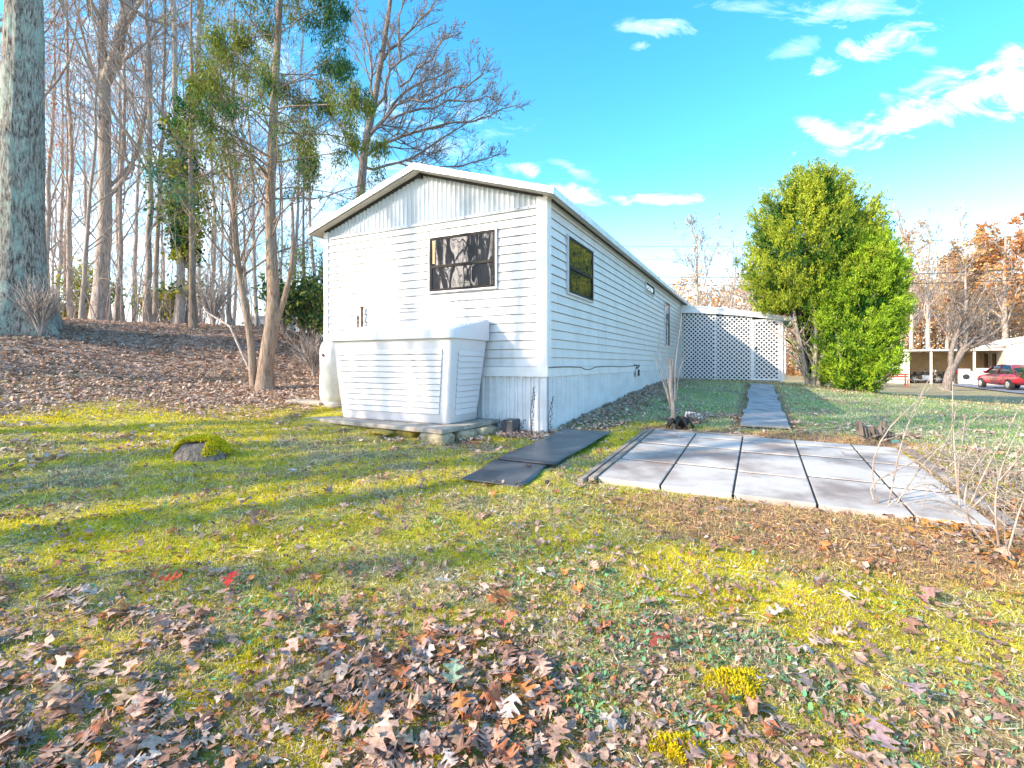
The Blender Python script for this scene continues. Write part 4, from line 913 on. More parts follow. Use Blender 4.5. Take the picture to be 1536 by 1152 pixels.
for i, (px, Y, h, r, mt, lf, lb) in enumerate([
    (1368, 44, 12.0, .20, 'barkpale', ((.5, .3, .14), 700, .25), 'tall pale bare tree just right of the arborvitae'), (1392, 47, 14.5, .22, 'barkpale', None, 'tallest pale bare tree behind the open carport'),
    (1420, 52, 12, .2, 'barkwarm', ((.52, .34, .18), 1500, .32), 'tan-leaved tree behind the middle of the open carport'), (1448, 48, 12.5, .2, 'barkpale', ((.52, .3, .12), 1000, .28), 'pale sparsely leaved tree left of the neighbouring trailer'),
    (1478, 50, 13, .22, 'barkwarm', ((.54, .35, .18), 2200, .34), 'golden-brown leaved tree behind the neighbouring trailer roof'), (1508, 47, 14.0, .3, 'barkwarm', ((.46, .21, .08), 3600, .34), 'russet-leaved oak above the neighbouring trailer'),
    (1545, 52, 15, .3, 'barkwarm', ((.50, .27, .11), 2600, .36), 'russet-leaved oak cut by the right edge'), (1352, 55, 11, .2, 'barkwarm', ((.50, .27, .1), 900, .3), 'distant brown tree at the edge of the arborvitae')]):
    tree_at(px, Y, h, r, 80 + i, mt, lb, 'trees beyond the carport', lf, **kw)
d = bare(90, 10, .16, (0, 0), n1=16, n2=6, n3=5, n4=0, s0=.1, ang=.6, l1=.4, minr=.022); pt = None
for i in range(26):
    px = 1180 + i * 17 + rng.uniform(-6, 6); Y = rng.uniform(56, 75)
    if pt is None: pt = t = tree_obj('bare_tree', 'distant thin tree in the sunlit wood beyond the road', at_px(px, Y), d, 'barkwarm', 'distant trees beyond the road')
    else: t = copy_tree(pt)
    t.location = at_px(px, Y); t.rotation_euler = (0, 0, rng.uniform(0, 6)); s = rng.uniform(.9, 1.3); t.scale = (s, s, s * 1.45)
rg = np.random.default_rng(93); n = 100000; X = rg.uniform(20, 90, n); Yy = 58 + rg.uniform(0, 14, n); hz = rg.uniform(0, 1, n) ** 1.3 * (5 + 14 * fbm(X * .22, Yy * 0, 3)); 
V, Q, cc = cards(np.stack([X, Yy, ground(X, Yy, False) + hz], -1), .42, np.where((rg.uniform(size=n) < .6)[:, None], jitcol(rg, (.55, .29, .11), n), jitcol(rg, (.45, .27, .14), n)), rg, asp=.4)
tag(link('thicket', npmesh('thicket', V, Q, col=cc), M['foliage']), 'brown leafy thicket filling the wood beyond the carport', 'thicket', kind='stuff')
# leaning tree by the road
Y = 27; loc = at_px(1418, Y); L0 = np.array(loc)
P0 = np.array([pix(x, y, Y) - L0 for x, y in ((1418, 578), (1424, 562), (1430, 548), (1438, 536), (1446, 522), (1455, 513), (1464, 506))]); P0[0, 2] = -.2
B1 = np.array([pix(x, y, Y) - L0 for x, y in ((1428, 552), (1426, 540), (1427, 527), (1432, 510), (1440, 492), (1446, 470), (1452, 450))])
rg = np.random.default_rng(95); PM = np.array([P0, B1]); RM = np.array([np.linspace(.24, .10, 7), np.linspace(.15, .05, 7)])
P2, R2 = grow(rg, PM, RM, 1, 12, .8, .75, 8, .10, .45, 1, .25, .5); P3, R3 = grow(rg, P2, R2, 2, 8, .7, .5, 5, .05, .1, 1, .3); P4, R4 = grow(rg, P3, R3, 3, 4, .6, .5, 4, .05, .1, 1, .3)
tree_obj('bare_tree', 'dark forked leaning tree between the road and the carport', loc, ((PM, RM, 10), [(P2, R2, 5), (P3, np.maximum(R3, .012), 3), (P4, np.maximum(R4, .01), 3)], P4), 'barkdark')

# ------------------------------------------------------------------ overhead wires
for k, (Y, y0, y1, lb) in enumerate([(42, 369, 346, 'highest overhead wire across the sky on the right'), (42, 387, 374, 'faint second overhead wire below the highest'), (42, 414, 397, 'third overhead wire, thick dark line passing behind the arborvitae'), (42, 424, 414, 'lowest overhead wire passing behind the arborvitae')]):
    A = pix(860, y0, Y); B = pix(1660, y1, Y); s = np.linspace(0, 1, 30)[:, None]; P = A * (1 - s) + B * s; P[:, 2] -= .5 * np.sin(s[:, 0] * np.pi)
    m = MB(); c = P[0].copy(); m.tube(P - c, [.018, .01, .032, .028][k], 5); tag(m.build('overhead_wire', M['wire'], None, tuple(c)), lb, 'wire', 'overhead wires')
for px, lb in ((860, 'wooden utility pole behind the home'), (1660, 'wooden utility pole beyond the right edge')):
    x, y, g = at_px(px, 42); m = MB(); top = CZ + (546 - 335) / FPX * 42 - g; m.tube([(0, 0, -.3), (0, 0, min(top, 12.5))], [.16, .11], 10); t = m.build('utility_pole', M['barkgrey'], None, (x, y + .2, g)); tag(t, lb, 'utility pole')
# ------------------------------------------------------------------ neighbour: trailer with carport
nrz = R(-20)
def bld(px, Y, rz, name, lab, cat):
    x, y, g = at_px(px, Y); return thing(name, lab, cat, (x, y, g - .05), rz)
# long wall faces the viewer's left-front, gable end on the right
nb = bld(1510, 33.0, R(-33), 'neighbour_trailer', 'neighbouring white trailer on the right behind the red car', 'trailer')
m = MB(); m.box(-.0, 3.6, 0, 14, 0, 2.55); m.add([(0, 0, 2.55), (3.6, 0, 2.55), (1.8, 0, 3.15), (0, 14, 2.55), (3.6, 14, 2.55), (1.8, 14, 3.15)], [(0, 1, 2), (5, 4, 3)]); nw = m.build('wall', M['warmwhite'], nb)
lap(0.02, 3.58, .5, 2.5, 14, lambda w, t, z: (w, -.004 - t, z), .02).build('siding', M['siding'], nb)
m = MB(); m.add([(-.15, -.1, 2.52), (1.8, -.1, 3.2), (3.75, -.1, 2.52), (-.15, 14.1, 2.52), (1.8, 14.1, 3.2), (3.75, 14.1, 2.52), (-.15, -.1, 2.46), (1.8, -.1, 3.14), (3.75, -.1, 2.46), (-.15, 14.1, 2.46), (1.8, 14.1, 3.14), (3.75, 14.1, 2.46)], [(0, 1, 4, 3), (1, 2, 5, 4), (6, 9, 10, 7), (7, 10, 11, 8), (0, 6, 7, 1), (1, 7, 8, 2), (0, 3, 9, 6), (2, 8, 11, 5)]); m.build('roof', M['warmwhite'], nb)
for y0 in (2.2, 4.2):
    m = MB(); m.box(-.03, -.004, y0, y0 + .8, 1.0, 2.05); w = m.build('window', M['winframe'], nb); m = MB(); m.box(-.036, -.031, y0 + .05, y0 + .75, 1.05, 2.0); m.build('pane', M['glass'], w)
nb.scale = (1.12, 1.12, 1.12)
# carport: flat roof, white shed block, posts
cpx = bld(1412, 35.5, R(-33), 'open_carport', 'long open carport with flat roof and white shed, joined to the neighbouring trailer', 'carport')
cpx.scale = (1.06, 1.06, 1.06)
m = MB(); m.box(-7.6, 4.8, -.2, 4.6, 2.32, 2.42); m.build('roof', M['warmwhite'], cpx)
m = MB(); m.box(-7.4, -1.7, 0, 4.4, 0, 2.31); sh = m.build('shed_wall', M['warmwhite'], cpx)
m = MB(); m.box(-3.0, -2.2, -.02, -.003, .05, 2.0); m.build('shed_door', M['trim'], sh)
m = MB(); m.box(-1.7, 4.6, 4.4, 4.5, 0, 2.31); m.build('back_wall', M['tan'], cpx)
m = MB(); m.box(1.7, 3.2, .0, .06, 0, 1.15); m.build('fence_panel', M['warmwhite'], cpx)
for a in (-.6, .5, 1.6, 3.2):
    m = MB(); m.box(a, a + .12, -.06, .06, 0, 2.31); m.build('post', M['warmwhite'], cpx)
m = MB(); m.box(-1.6, 2.8, .2, 4.2, -.02, .06); m.build('floor', M['slab'], cpx)
def local(par, x, y): c, s = math.cos(par.rotation_euler[2]), math.sin(par.rotation_euler[2]); return (par.location[0] + x * c - y * s, par.location[1] + x * s + y * c)
def motorbike(x, y, z, rz, lab):
    t = thing('motorcycle', lab, 'motorcycle', (x, y, z), rz, 'motorcycles in the carport')
    for wx in (-.68, .72):
        m = MB(); m.tube([(wx + .30 * math.cos(a), 0, .33 + .30 * math.sin(a)) for a in np.linspace(0, 2 * math.pi, 25)], .06, 8, cap=False); w = m.build('wheel', M['tyre'], t, smooth=True)
        m = MB(); m.tube([(wx, -.04, .33), (wx, .04, .33)], .12, 12)
        for a in range(6): m.bar((wx, 0, .33), (wx + .27 * math.cos(a * 1.05), 0, .33 + .27 * math.sin(a * 1.05)), .02, .02)
        m.build('rim', M['chrome'], w)
    m = MB(); m.tube([(-.15, 0, .83), (.05, 0, .90), (.28, 0, .88), (.42, 0, .80)], [.10, .17, .16, .07], 12); m.build('fuel_tank', M['carred'] if 'red' in lab else M['dark'], t, smooth=True)
    m = MB(); m.tube([(-.75, 0, .80), (-.45, 0, .72), (-.15, 0, .76)], [.08, .14, .11], 10); m.build('seat', M['tyre'], t, smooth=True)
    m = MB(); m.box(-.25, .25, -.17, .17, .25, .62); m.build('engine', M['chrome'], t, bevel=.05)
    m = MB(); m.tube([(.72, .08, .33), (.50, .08, .85), (.42, .10, 1.02)], .025, 8); m.tube([(.72, -.08, .33), (.50, -.08, .85), (.42, -.10, 1.02)], .025, 8); m.build('fork', M['chrome'], t)
    m = MB(); m.tube([(.25, -.38, 1.05), (.40, -.2, 1.08), (.42, 0, 1.02), (.40, .2, 1.08), (.25, .38, 1.05)], .02, 8); m.build('handlebar', M['chrome'], t)
    m = MB(); m.tube([(.1, -.2, .3), (-.4, -.22, .25), (-.9, -.22, .32)], [.035, .045, .05], 8); m.build('exhaust', M['chrome'], t)
    m = MB(); m.tube([(.5, 0, .92), (.62, 0, .92)], [.1, .07], 12); m.build('headlight', M['lamp'], t)
for (lx_, ly_), lab, r in (((-.75, 1.0), 'black motorcycle in the carport next to the white shed', .2), ((.75, 1.6), 'dark red motorcycle in the middle of the carport', -.3)):
    x, y = local(cpx, lx_, ly_); motorbike(x, y, cpx.location[2] + .06, cpx.rotation_euler[2] + r, lab)
x, y = local(cpx, 1.35, .5); m = MB(); m.box(-.35, .35, -.33, .33, .05, .95); wm = thing('washing_machine', 'old white washing machine under the carport', 'appliance', (x, y, cpx.location[2] + .05), R(-30)); m.build('cabinet', M['trim'], wm, bevel=.02)
m = MB(); m.box(-.35, .35, .15, .33, .951, 1.12); m.build('control_panel', M['alu'], wm, bevel=.02); m = MB(); m.tube([(-.0, -.331, .55), (0, -.345, .55)], .2, 20); m.build('door', M['glass'], wm)
# bench
x, y, g = at_px(1336, 31); bn = thing('park_bench', 'red wooden bench standing before the white shed', 'bench', (x, y, g), R(-20))
m = MB(); [m.box(-1.0, 1.0, -.25 + k * .14, -.14 + k * .14, .45, .49) for k in range(3)]; m.build('seat', M['sheetred'], bn)
m = MB(); [m.box(-1.0, 1.0, .2, .24, .60 + k * .15, .71 + k * .15) for k in range(2)]; m.build('backrest', M['sheetred'], bn)
for sx in (-.85, .8):
    m = MB(); m.box(sx, sx + .06, -.22, -.16, 0, .45); m.box(sx, sx + .06, .18, .245, 0, .85); m.build('leg', M['sheetred'], bn)
# ------------------------------------------------------------------ red car
cx_, cy_, cg = at_px(1519, 28.5)
car = thing('red_sedan', 'shiny red sedan parked at the right edge beyond the road', 'car', (cx_, cy_, cg + .03), R(70))
# profile along x (front at +x), half width 0.87
st = [(-2.3, .55, .80, .70), (-2.2, .35, .98, .80), (-1.7, .28, 1.02, .86), (-.9, .24, .98, .88), (0, .22, .95, .89), (.8, .22, .93, .88), (1.4, .26, .90, .86), (2.0, .32, .80, .80), (2.28, .42, .66, .66), (2.34, .5, .58, .55)]
m = MB(); rings = []
for x, zb_, zt, hw in st:
    rings.append([(x, -hw * .93, zb_), (x, -hw, zb_ + (zt - zb_) * .35), (x, -hw * .98, zb_ + (zt - zb_) * .75), (x, -hw * .86, zt), (x, 0, zt + .03), (x, hw * .86, zt), (x, hw * .98, zb_ + (zt - zb_) * .75), (x, hw, zb_ + (zt - zb_) * .35), (x, hw * .93, zb_), (x, 0, zb_)])
loft(rings, m); b_ = m.build('body', M['carred'], car, smooth=True); b_.modifiers.new('s', 'SUBSURF').levels = 2; b_.modifiers['s'].render_levels = 2
cab = [(-1.75, .95, .98, .78, .78), (-1.2, .93, 1.32, .80, .66), (-.6, .93, 1.42, .82, .62), (.1, .92, 1.42, .82, .62), (.6, .92, 1.30, .82, .66), (1.15, .90, .96, .80, .76)]
m = MB(); rings = []
for x, z0_, z1_, w0_, w1_ in cab: rings.append([(x, -w0_, z0_), (x, -w1_, z1_ - .02), (x, -w1_ * .8, z1_), (x, w1_ * .8, z1_), (x, w1_, z1_ - .02), (x, w0_, z0_)])
loft(rings, m); m.build('windows', M['glass'], car, smooth=True)
m = MB(); rings = []
for x, z1_, w1_ in ((-1.3, 1.29, .63), (-.6, 1.44, .62), (.1, 1.44, .62), (.62, 1.31, .64)): rings.append([(x, -w1_, z1_ - .03), (x, -w1_ * .8, z1_ + .005), (x, w1_ * .8, z1_ + .005), (x, w1_, z1_ - .03)])
loft(rings, m)
for s in (-1, 1):
    m.bar((1.12, s * .80, .94), (.62, s * .655, 1.30), .05, .05); m.bar((-.25, s * .83, .93), (-.28, s * .635, 1.42), .07, .04); m.bar((-1.3, s * .65, 1.30), (-1.78, s * .79, .96), .10, .05)
m.build('roof', M['carred'], car, smooth=False)
for wx in (-1.38, 1.36):
    for s in (-1, 1):
        m = MB(); m.tube([(wx, s * .70, .31), (wx, s * .72, .31), (wx, s * .88, .31), (wx, s * .90, .31)], [.29, .315, .315, .29], 24); w = m.build('wheel', M['tyre'], car)
        m = MB(); m.tube([(wx, s * .89, .31), (wx, s * .912, .31)], [.21, .17], 20)
        w2 = m.build('rim', M['chrome'], w)
    
for s in (-1, 1):
    m = MB(); m.tube([(2.20, s * .55, .62), (2.31, s * .52, .61)], [.11, .08], 10); m.build('headlight', M['lamp'], car)
    m = MB(); m.box(-2.31, -2.24, s * .62 - .12, s * .62 + .12, .72, .84); m.build('tail_light', M['sheetred'], car)
    m = MB(); m.box(.72, .88, s * .92 - .08, s * .92 + .08, .95, 1.06); m.build('wing_mirror', M['carred'], car, bevel=.02)
    m = MB(); m.box(-.10, .08, s * .895 - .01, s * .895 + .01, .76, .79); m.build('door_handle', M['carred'], car)
bush('shrub', 'small round green bush on a thin stem before the red car', (*at_px(1541, 19)[:2], at_px(1541, 19)[2] + .65), .55, .35, 97, (.05, .14, .03), (.16, .26, .04), 900, .07, .4)
# glimpses behind the wood
for px, Y, wdt, hgt, mt, lb, cat in ((387, 26, 1.2, 1.75, 'teal', 'small teal shed behind the wood seen beside the cedar', 'shed'), (445, 34, 5, 2.6, 'warmwhite', 'pale cottage behind the wood near the home corner', 'house'), (75, 36, 7, 2.0, 'warmwhite', 'pale cottage behind the wood right of the huge oak', 'house')):
    x, y, g = at_px(px, Y); t = thing('shed' if cat == 'shed' else 'cottage', lb, cat, (x, y, g - .1), R(10))
    m = MB(); m.box(-wdt / 2, wdt / 2, 0, 3, 0, hgt); m.build('wall', M[mt], t)
    m = MB(); m.add([(-wdt / 2 - .2, -.2, hgt), (wdt / 2 + .2, -.2, hgt), (wdt / 2 + .2, 3.2, hgt), (-wdt / 2 - .2, 3.2, hgt), (-wdt / 2 - .2, 1.5, hgt + .6), (wdt / 2 + .2, 1.5, hgt + .6)], [(0, 1, 5, 4), (2, 3, 4, 5), (0, 4, 3), (1, 2, 5), (0, 3, 2, 1)]); m.build('roof', M['greyroof'], t)
    m = MB(); m.box(-.35, .35, -.03, -.002, .05, min(hgt - .2, 1.9)); m.build('door', M['winframe'], t)

# ------------------------------------------------------------------ garden oddments
def sticks(name, lab, cat, loc, n, rad, hgt, thick, seed, mt, up=.2):
    rg = random.Random(seed); m = MB()
    for i in range(n):
        a = rg.uniform(0, 6.28); r_ = rad * math.sqrt(rg.random()); L_ = rg.uniform(.5, 1.1) * rad; d = rg.uniform(0, 6.28); z = rg.uniform(0, hgt) * (1 - r_ / rad * .7)
        p = np.array([r_ * math.cos(a), r_ * math.sin(a), z]); q_ = p + np.array([math.cos(d), math.sin(d), rg.uniform(-.1, up) * 2]) * L_; mid = (p + q_) / 2 + np.array([rg.uniform(-.05, .05) for _ in range(3)]) * rad
        m.tube([p, mid, q_], [thick * rg.uniform(.5, 1.2), thick * rg.uniform(.5, 1), thick * .4], 5)
    return tag(m.build(name, M[mt], None, loc), lab, cat)
# cut shrub with whip shoots at the back left corner of the patio
x, y = H(1.47, 1.02); g = g1(x, y)
sh = thing('cut_shrub', 'pruned shrub stub with thin whip shoots at the back left corner of the patio', 'shrub', (x, y, g)); m = MB()
P_ = lambda px, py: np.array(pix(px, py, y)) - np.array((x, y, g))
b0 = P_(1012, 632); m.tube([np.array([b0[0], 0, -.05]), P_(1009, 610), P_(1006, 580), P_(1006, 555), P_(1005, 537)], [.034, .028, .025, .022, .018], 10); m.tube([P_(1007, 575), P_(1009, 550), P_(1008, 538)], [.02, .018, .015], 7)
m.build('trunk', M['barkwarm'], sh, smooth=True); m = MB()
for pts in ([(1008, 620), (998, 585), (989, 555), (983, 535), (982, 525)], [(1010, 620), (1000, 580), (991, 545), (988, 520), (990, 498)], [(1010, 615), (1001, 560), (1001, 530), (1002, 500), (1001, 480)], [(1012, 600), (1012, 555), (1016, 520), (1020, 490), (1022, 460)], [(1013, 610), (1018, 560), (1026, 535), (1031, 520)], [(1001, 575), (1006, 560), (1010, 548)]):
    m.tube([P_(*p) + np.array([0, random.Random(p[0]).uniform(-.03, .03), 0]) for p in pts], np.linspace(.008, .003, len(pts)), 5)
m.build('shoots', M['barkgrey'], sh)
m = MB(); rgs = random.Random(4)
for k in range(9):
    a = k * .7; p0 = np.array([0.02, 0, .02]); p1 = np.array([math.cos(a) * .12, math.sin(a) * .1, .10 + .05 * rgs.random()]); p2 = np.array([math.cos(a) * .18, math.sin(a) * .15, .02]); m.tube([p0, p1, p2], [.04, .03, .012], 6)
m.build('roots', M['dark'], sh, smooth=True)
x2, y2 = G(1030, 634)
sticks('debris_pile', 'heap of dead twigs and root scraps beside the pruned shrub', 'debris pile', (x2, y2, g1(x2, y2)), 60, .2, .12, .011, 5, 'greywood')
m = MB(); rgs = random.Random(6)
for k in range(5):
    A = [(.02 + .05 * k, -.02, .02), (.06 + .04 * k, 0, .13 + .02 * rgs.random()), (.14 + .03 * k, .02, .10), (.18 + .03 * k, .02, .0)]; m.tube(A, [.012, .018, .016, .01], 6)
tag(m.build('pipe_scrap', M['alu'], None, (x2 - .06, y2, g1(x2, y2))), 'curled grey scrap lying on the twig heap', 'scrap')
# weathered stump wood
x3, y3 = G(1312, 660); g = g1(x3, y3); wd = thing('weathered_stump', 'split grey weathered stump at the back right corner of the patio', 'stump', (x3, y3, g), R(10))
rgs = random.Random(9); m = MB()
for k in range(9):
    xx = -.17 + k * .045; h = [.24, .16, .13, .15, .12, .17, .2, .12, .09][k] * rgs.uniform(.85, 1.1); w_ = .019
    m.add([(xx - w_, -.07, -.03), (xx + w_, -.05, -.03), (xx + w_, .06, -.03), (xx - w_, .05, -.03), (xx - w_ + .07 * (k / 9 - .6), -.05, h), (xx + w_ * .2 + .08 * (k / 9 - .5), -.04, h * .88), (xx + w_ * .4 + .06 * (k / 9 - .5), .03, h * .8), (xx - w_ * .6 + .07 * (k / 9 - .6), .02, h * .95)], [(0, 3, 2, 1), (4, 5, 6, 7), (0, 1, 5, 4), (1, 2, 6, 5), (2, 3, 7, 6), (3, 0, 4, 7)])
m.build('split_wood', M['greywood'], wd, bevel=.004); m = MB()
for a, b, r_ in (((-.19, 0, .14), (.26, -.03, .02), .022), ((-.1, -.08, .05), (.3, .06, .03), .018), ((.0, -.06, .02), (.12, -.05, .15), .016), ((-.2, -.03, .0), (.05, -.1, .07), .014)): m.tube([a, (np.array(a) + b) / 2 + .012, b], [r_, r_ * 1.1, r_ * .6], 7)
m.build('roots', M['greywood'], wd, smooth=True)
sticks('debris_pile', 'dead twigs round the split weathered stump', 'debris pile', (x3 + .08, y3, g), 40, .22, .07, .007, 8, 'greywood')
# small blue scrap cap
xq, yq = G(1343, 667); m = MB(); m.tube([(-.03, 0, .02), (.03, 0, .02)], .02, 10); tag(m.build('bottle_cap', M['teal'], None, (xq, yq, g1(xq, yq) + .01)), 'tiny blue-green plastic piece at the patio back right corner', 'litter')
# mossy mound
x4, y4 = G(302, 684); g = g1(x4, y4); ms = thing('mossy_stump', 'low rotten stump capped with yellow-green moss on the left lawn', 'stump', (x4, y4, g)); rg = np.random.default_rng(12)
kk = 40; rr_ = np.linspace(0, 1, 12); V = []
for i, r_ in enumerate(rr_):
    for k in range(kk):
        t_ = 2 * math.pi * k / kk; w_ = 1 + .22 * (float(fbm(math.cos(t_) * 2 + 5, math.sin(t_) * 2 + 5, 2)) - .5) * 2; R_ = .26 * r_ * w_
        V.append((R_ * math.cos(t_), R_ * math.sin(t_) * .8, .165 * (1 - r_ ** 3.2) * (1 + .35 * (float(fbm(R_ * math.cos(t_) * 14 + 9, R_ * math.sin(t_) * 14, 5)) - .5)) - .03))
I = np.arange(12 * kk).reshape(12, kk); Q = np.stack([I[:-1], np.roll(I[:-1], -1, 1), np.roll(I[1:], -1, 1), I[1:]], -1)
link('wood', npmesh('wood', V, Q, smooth=True), M['greywood'], ms)
n = 9000; a = rg.uniform(0, 6.28, n); r_ = np.sqrt(rg.uniform(0, 1, n)) * .95; X = .26 * r_ * np.cos(a); Yq = .21 * r_ * np.sin(a); zz_ = .175 * (1 - r_ ** 3.2) - .01
kp = ~((Yq < -.04) & (np.abs(X + .02) < .13) & (r_ > .5)) & ~((Yq < -.06) & (X < .1) & (r_ > .65)); X, Yq, zz_ = X[kp], Yq[kp], zz_[kp]; n = len(X)
V, Q, cc = cards(np.stack([X, Yq, zz_], -1), .028, jitcol(rg, (.66, .58, .03), n, .4), rg, droop=np.stack([X * 2, Yq * 2, np.full(n, .9)], -1), asp=.3); link('moss', npmesh('moss', V, Q, col=cc), M['foliage'], ms)
# dark weeds against the skirting corner
for k, (a, b, h, lb) in enumerate([(-.12, -.16, .62, 'dried dark weed stalk standing before the front skirting at the corner'), (.10, -.12, .50, 'dried weed stalk just right of the home corner'), (-.30, -.14, .2, 'short dried weed stalk left of the corner stalks')]):
    x, y = H(a, b); g = g1(x, y); rgs = random.Random(k); m = MB(); P = [np.array([0, 0, -.02]), np.array([-.01, 0, h * .5]), np.array([.03 + .02 * k, 0, h])]; m.tube(P, [.006, .005, .003], 5)
    for j in range(int(h * 60)):
        t_ = .1 + .9 * j / (h * 60); p = P[0] * (1 - t_) + P[2] * t_; d = np.array([rgs.uniform(-1, 1), rgs.uniform(-1, 1), rgs.uniform(-.2, .6)]) * .025; m.tube([p, p + d * .6, p + d], [.002, .008, .002], 4)
    tag(m.build('dry_weed', M['dark'], None, (x, y, g)), lb, 'weed')
# canes / bramble at the right
def cane_plant(lab, base, canes, seed, r0=.006):
    x, y = base; g = g1(x, y); t = thing('bramble', lab, 'shrub', (x, y, g), 0, 'dry brambles right of the patio'); rg = np.random.default_rng(seed); m = MB(); SS = []
    for pts in canes:
        P = []
        for j, (px, py) in enumerate(pts): P.append(pix(px, py, y + rg.uniform(-.15, .15) * (j / len(pts))) - np.array((x, y, g)))
        P = np.array(P); P[0, 2] = min(P[0, 2], .0); B = resamp(P, 10); m.tube(B, np.linspace(r0, .0022, 10), 5); SS.append(B)
    m.build('canes', M['barkwarm'], t); S = np.array(SS); a1, b1 = grow(rg, S, np.full(S.shape[:2], .004), 1, 4, .6, .28, 5, .02, .35, .95, .35, .6); V, Q = tubes([(a1, np.maximum(b1 * .7, .0016), 3)]); link('twigs', npmesh('twigs', V, Q), M['barkwarm'], t)
cane_plant('tall pair of dry reddish canes rising at the right side of the patio', G(1330, 765), [[(1330, 770), (1340, 720), (1352, 660), (1372, 610), (1398, 560)], [(1335, 770), (1380, 700), (1420, 660), (1450, 640)], [(1320, 765), (1300, 700), (1330, 640), (1380, 600), (1400, 575)], [(1325, 765), (1290, 735), (1310, 720), (1360, 700), (1450, 650)]], 1)
cane_plant('dry cane clump arching over the patio right border', G(1440, 770), [[(1440, 775), (1432, 690), (1430, 640), (1428, 590), (1429, 572)], [(1440, 770), (1436, 700), (1445, 660), (1448, 620)], [(1445, 770), (1400, 720), (1360, 735), (1330, 760)], [(1450, 770), (1480, 700), (1510, 650), (1534, 600)], [(1450, 770), (1500, 720), (1560, 650)]], 2)
cane_plant('dry cane clump at the right edge of the picture, nearest the viewer', G(1500, 830), [[(1500, 835), (1490, 760), (1500, 700), (1530, 640)], [(1505, 835), (1460, 770), (1400, 745), (1350, 760)], [(1510, 835), (1530, 760), (1560, 700)], [(1495, 835), (1450, 790), (1440, 740), (1470, 680), (1500, 660)]], 3)
cane_plant('low dry canes by the far right end of the patio border', G(1400, 700), [[(1400, 705), (1420, 660), (1460, 630), (1500, 600)], [(1400, 705), (1380, 660), (1350, 650)], [(1405, 705), (1440, 690), (1490, 690)], [(1398, 705), (1430, 640), (1436, 600)]], 4)
# dry vines and roots matted along the right border
rg = np.random.default_rng(44); n = 700; a = 3.95 + rg.normal(size=n) * .16 + .0; b = rg.uniform(-2.3, .5, n); x = CX + a * UX + b * VX; y = CY + a * UY + b * VY; z = ground(x, y)
S = [np.stack([x, y, z], -1)]; d = unit(np.stack([rg.normal(size=n), rg.normal(size=n), rg.uniform(0, .8, n)], -1)); cur = S[0]
for k in range(4): d = unit(d + rg.normal(size=(n, 3)) * .4 + np.array([0, 0, -.12])); cur = cur + d * .07; cur[:, 2] = np.maximum(cur[:, 2], z + .005); S.append(cur)
S = np.stack(S, 1); V, Q = tubes([(S, np.full(S.shape[:2], .0028), 3)]); tag(link('dry_vines', npmesh('dry_vines', V, Q), M['barkwarm']), 'mat of dry vines and straw along the right border of the patio', 'dry vines', kind='stuff')

# ------------------------------------------------------------------ leaves, grass, moss
OUT = {}
def leaf_tpl(ws, L=1.0):
    n = len(ws); V = []; F = []
    for i, w in enumerate(ws):
        yy = L * i / (n - 1); lead = .22 * w if n > 8 else .0
        V += [(-w, yy + lead), (0, yy), (w, yy + lead)]
    for i in range(n - 1):
        a = i * 3; F += [(a, a + 1, a + 4, a + 3), (a + 1, a + 2, a + 5, a + 4)]
    return np.array(V), np.array(F)
oak = leaf_tpl([.012, .012, .014, .05, .17, .18, .06, .05, .16, .33, .35, .14, .06, .10, .30, .36, .30, .10, .07, .16, .22, .14, .06, .005]); oak2 = leaf_tpl([.012, .012, .05, .20, .24, .09, .08, .32, .40, .30, .11, .10, .24, .28, .12, .06, .005]); plain = leaf_tpl([.01, .16, .26, .24, .14, .005]); far_t = leaf_tpl([.03, .24, .20, .01])
def leaves(x, y, size, tpl, rg, col, lift=.010, tilt=.20, curl=.45, base=None):
    V0, F0 = tpl; n = len(x); k = len(V0)
    if base is None: base = ground(x, y)
    yaw = rg.uniform(0, 6.28, n); tx = np.clip(rg.normal(size=n) * tilt, -.7, .7); ty = np.clip(rg.normal(size=n) * tilt, -.7, .7); cu = rg.normal(size=n) * curl + .25
    u = V0[None, :, 0] * size[:, None]; v = (V0[None, :, 1] - .5) * size[:, None]
    s_ = size[:, None]; w = (cu[:, None] * (u / s_) ** 2 * 1.6 + rg.normal(size=(n, 1)) * .5 * (v / s_) ** 2 + .12 * rg.normal(size=(n, 1)) * np.sin(v / s_ * 7)) * s_
    w = w + u * np.tan(tx)[:, None] * .8 + v * np.tan(np.clip(ty, -1, 1))[:, None] * .8
    X = x[:, None] + u * np.cos(yaw)[:, None] - v * np.sin(yaw)[:, None]; Y_ = y[:, None] + u * np.sin(yaw)[:, None] + v * np.cos(yaw)[:, None]
    w = w - w.min(1, keepdims=True); Z = base[:, None] + w * .85 + rg.uniform(.2, 1.6, (n, 1)) * lift
    V = np.stack([X, Y_, Z], -1).reshape(-1, 3); F = (F0[None] + (np.arange(n) * k)[:, None, None]).reshape(-1, 4)
    return V, F, np.repeat(col, len(F0), 0)
def merge(parts):
    V = []; F = []; Cc = []; o = 0
    for v, f, c in parts: V.append(v); F.append(f + o); Cc.append(c); o += len(v)
    return np.concatenate(V), np.concatenate(F), np.concatenate(Cc)
def free(x, y):                            # not on slabs, not inside the home
    a, b = toAB(x, y)
    inh = (a < .02) & (a > -3.85) & (b > -.01); box_ = (a > -3.1) & (a < -.68) & (b > -1.18) & (b < 0)
    pat = (a > 1.12) & (a < 3.76) & (b > -1.76) & (b < .76); wk = (a > 2.15) & (a < 2.76) & (b > 1.45) & (b < 9.5); mt_ = (a > .17) & (a < .8) & (b > -2.2) & (b < .3)
    return inh, box_, pat, wk, mt_
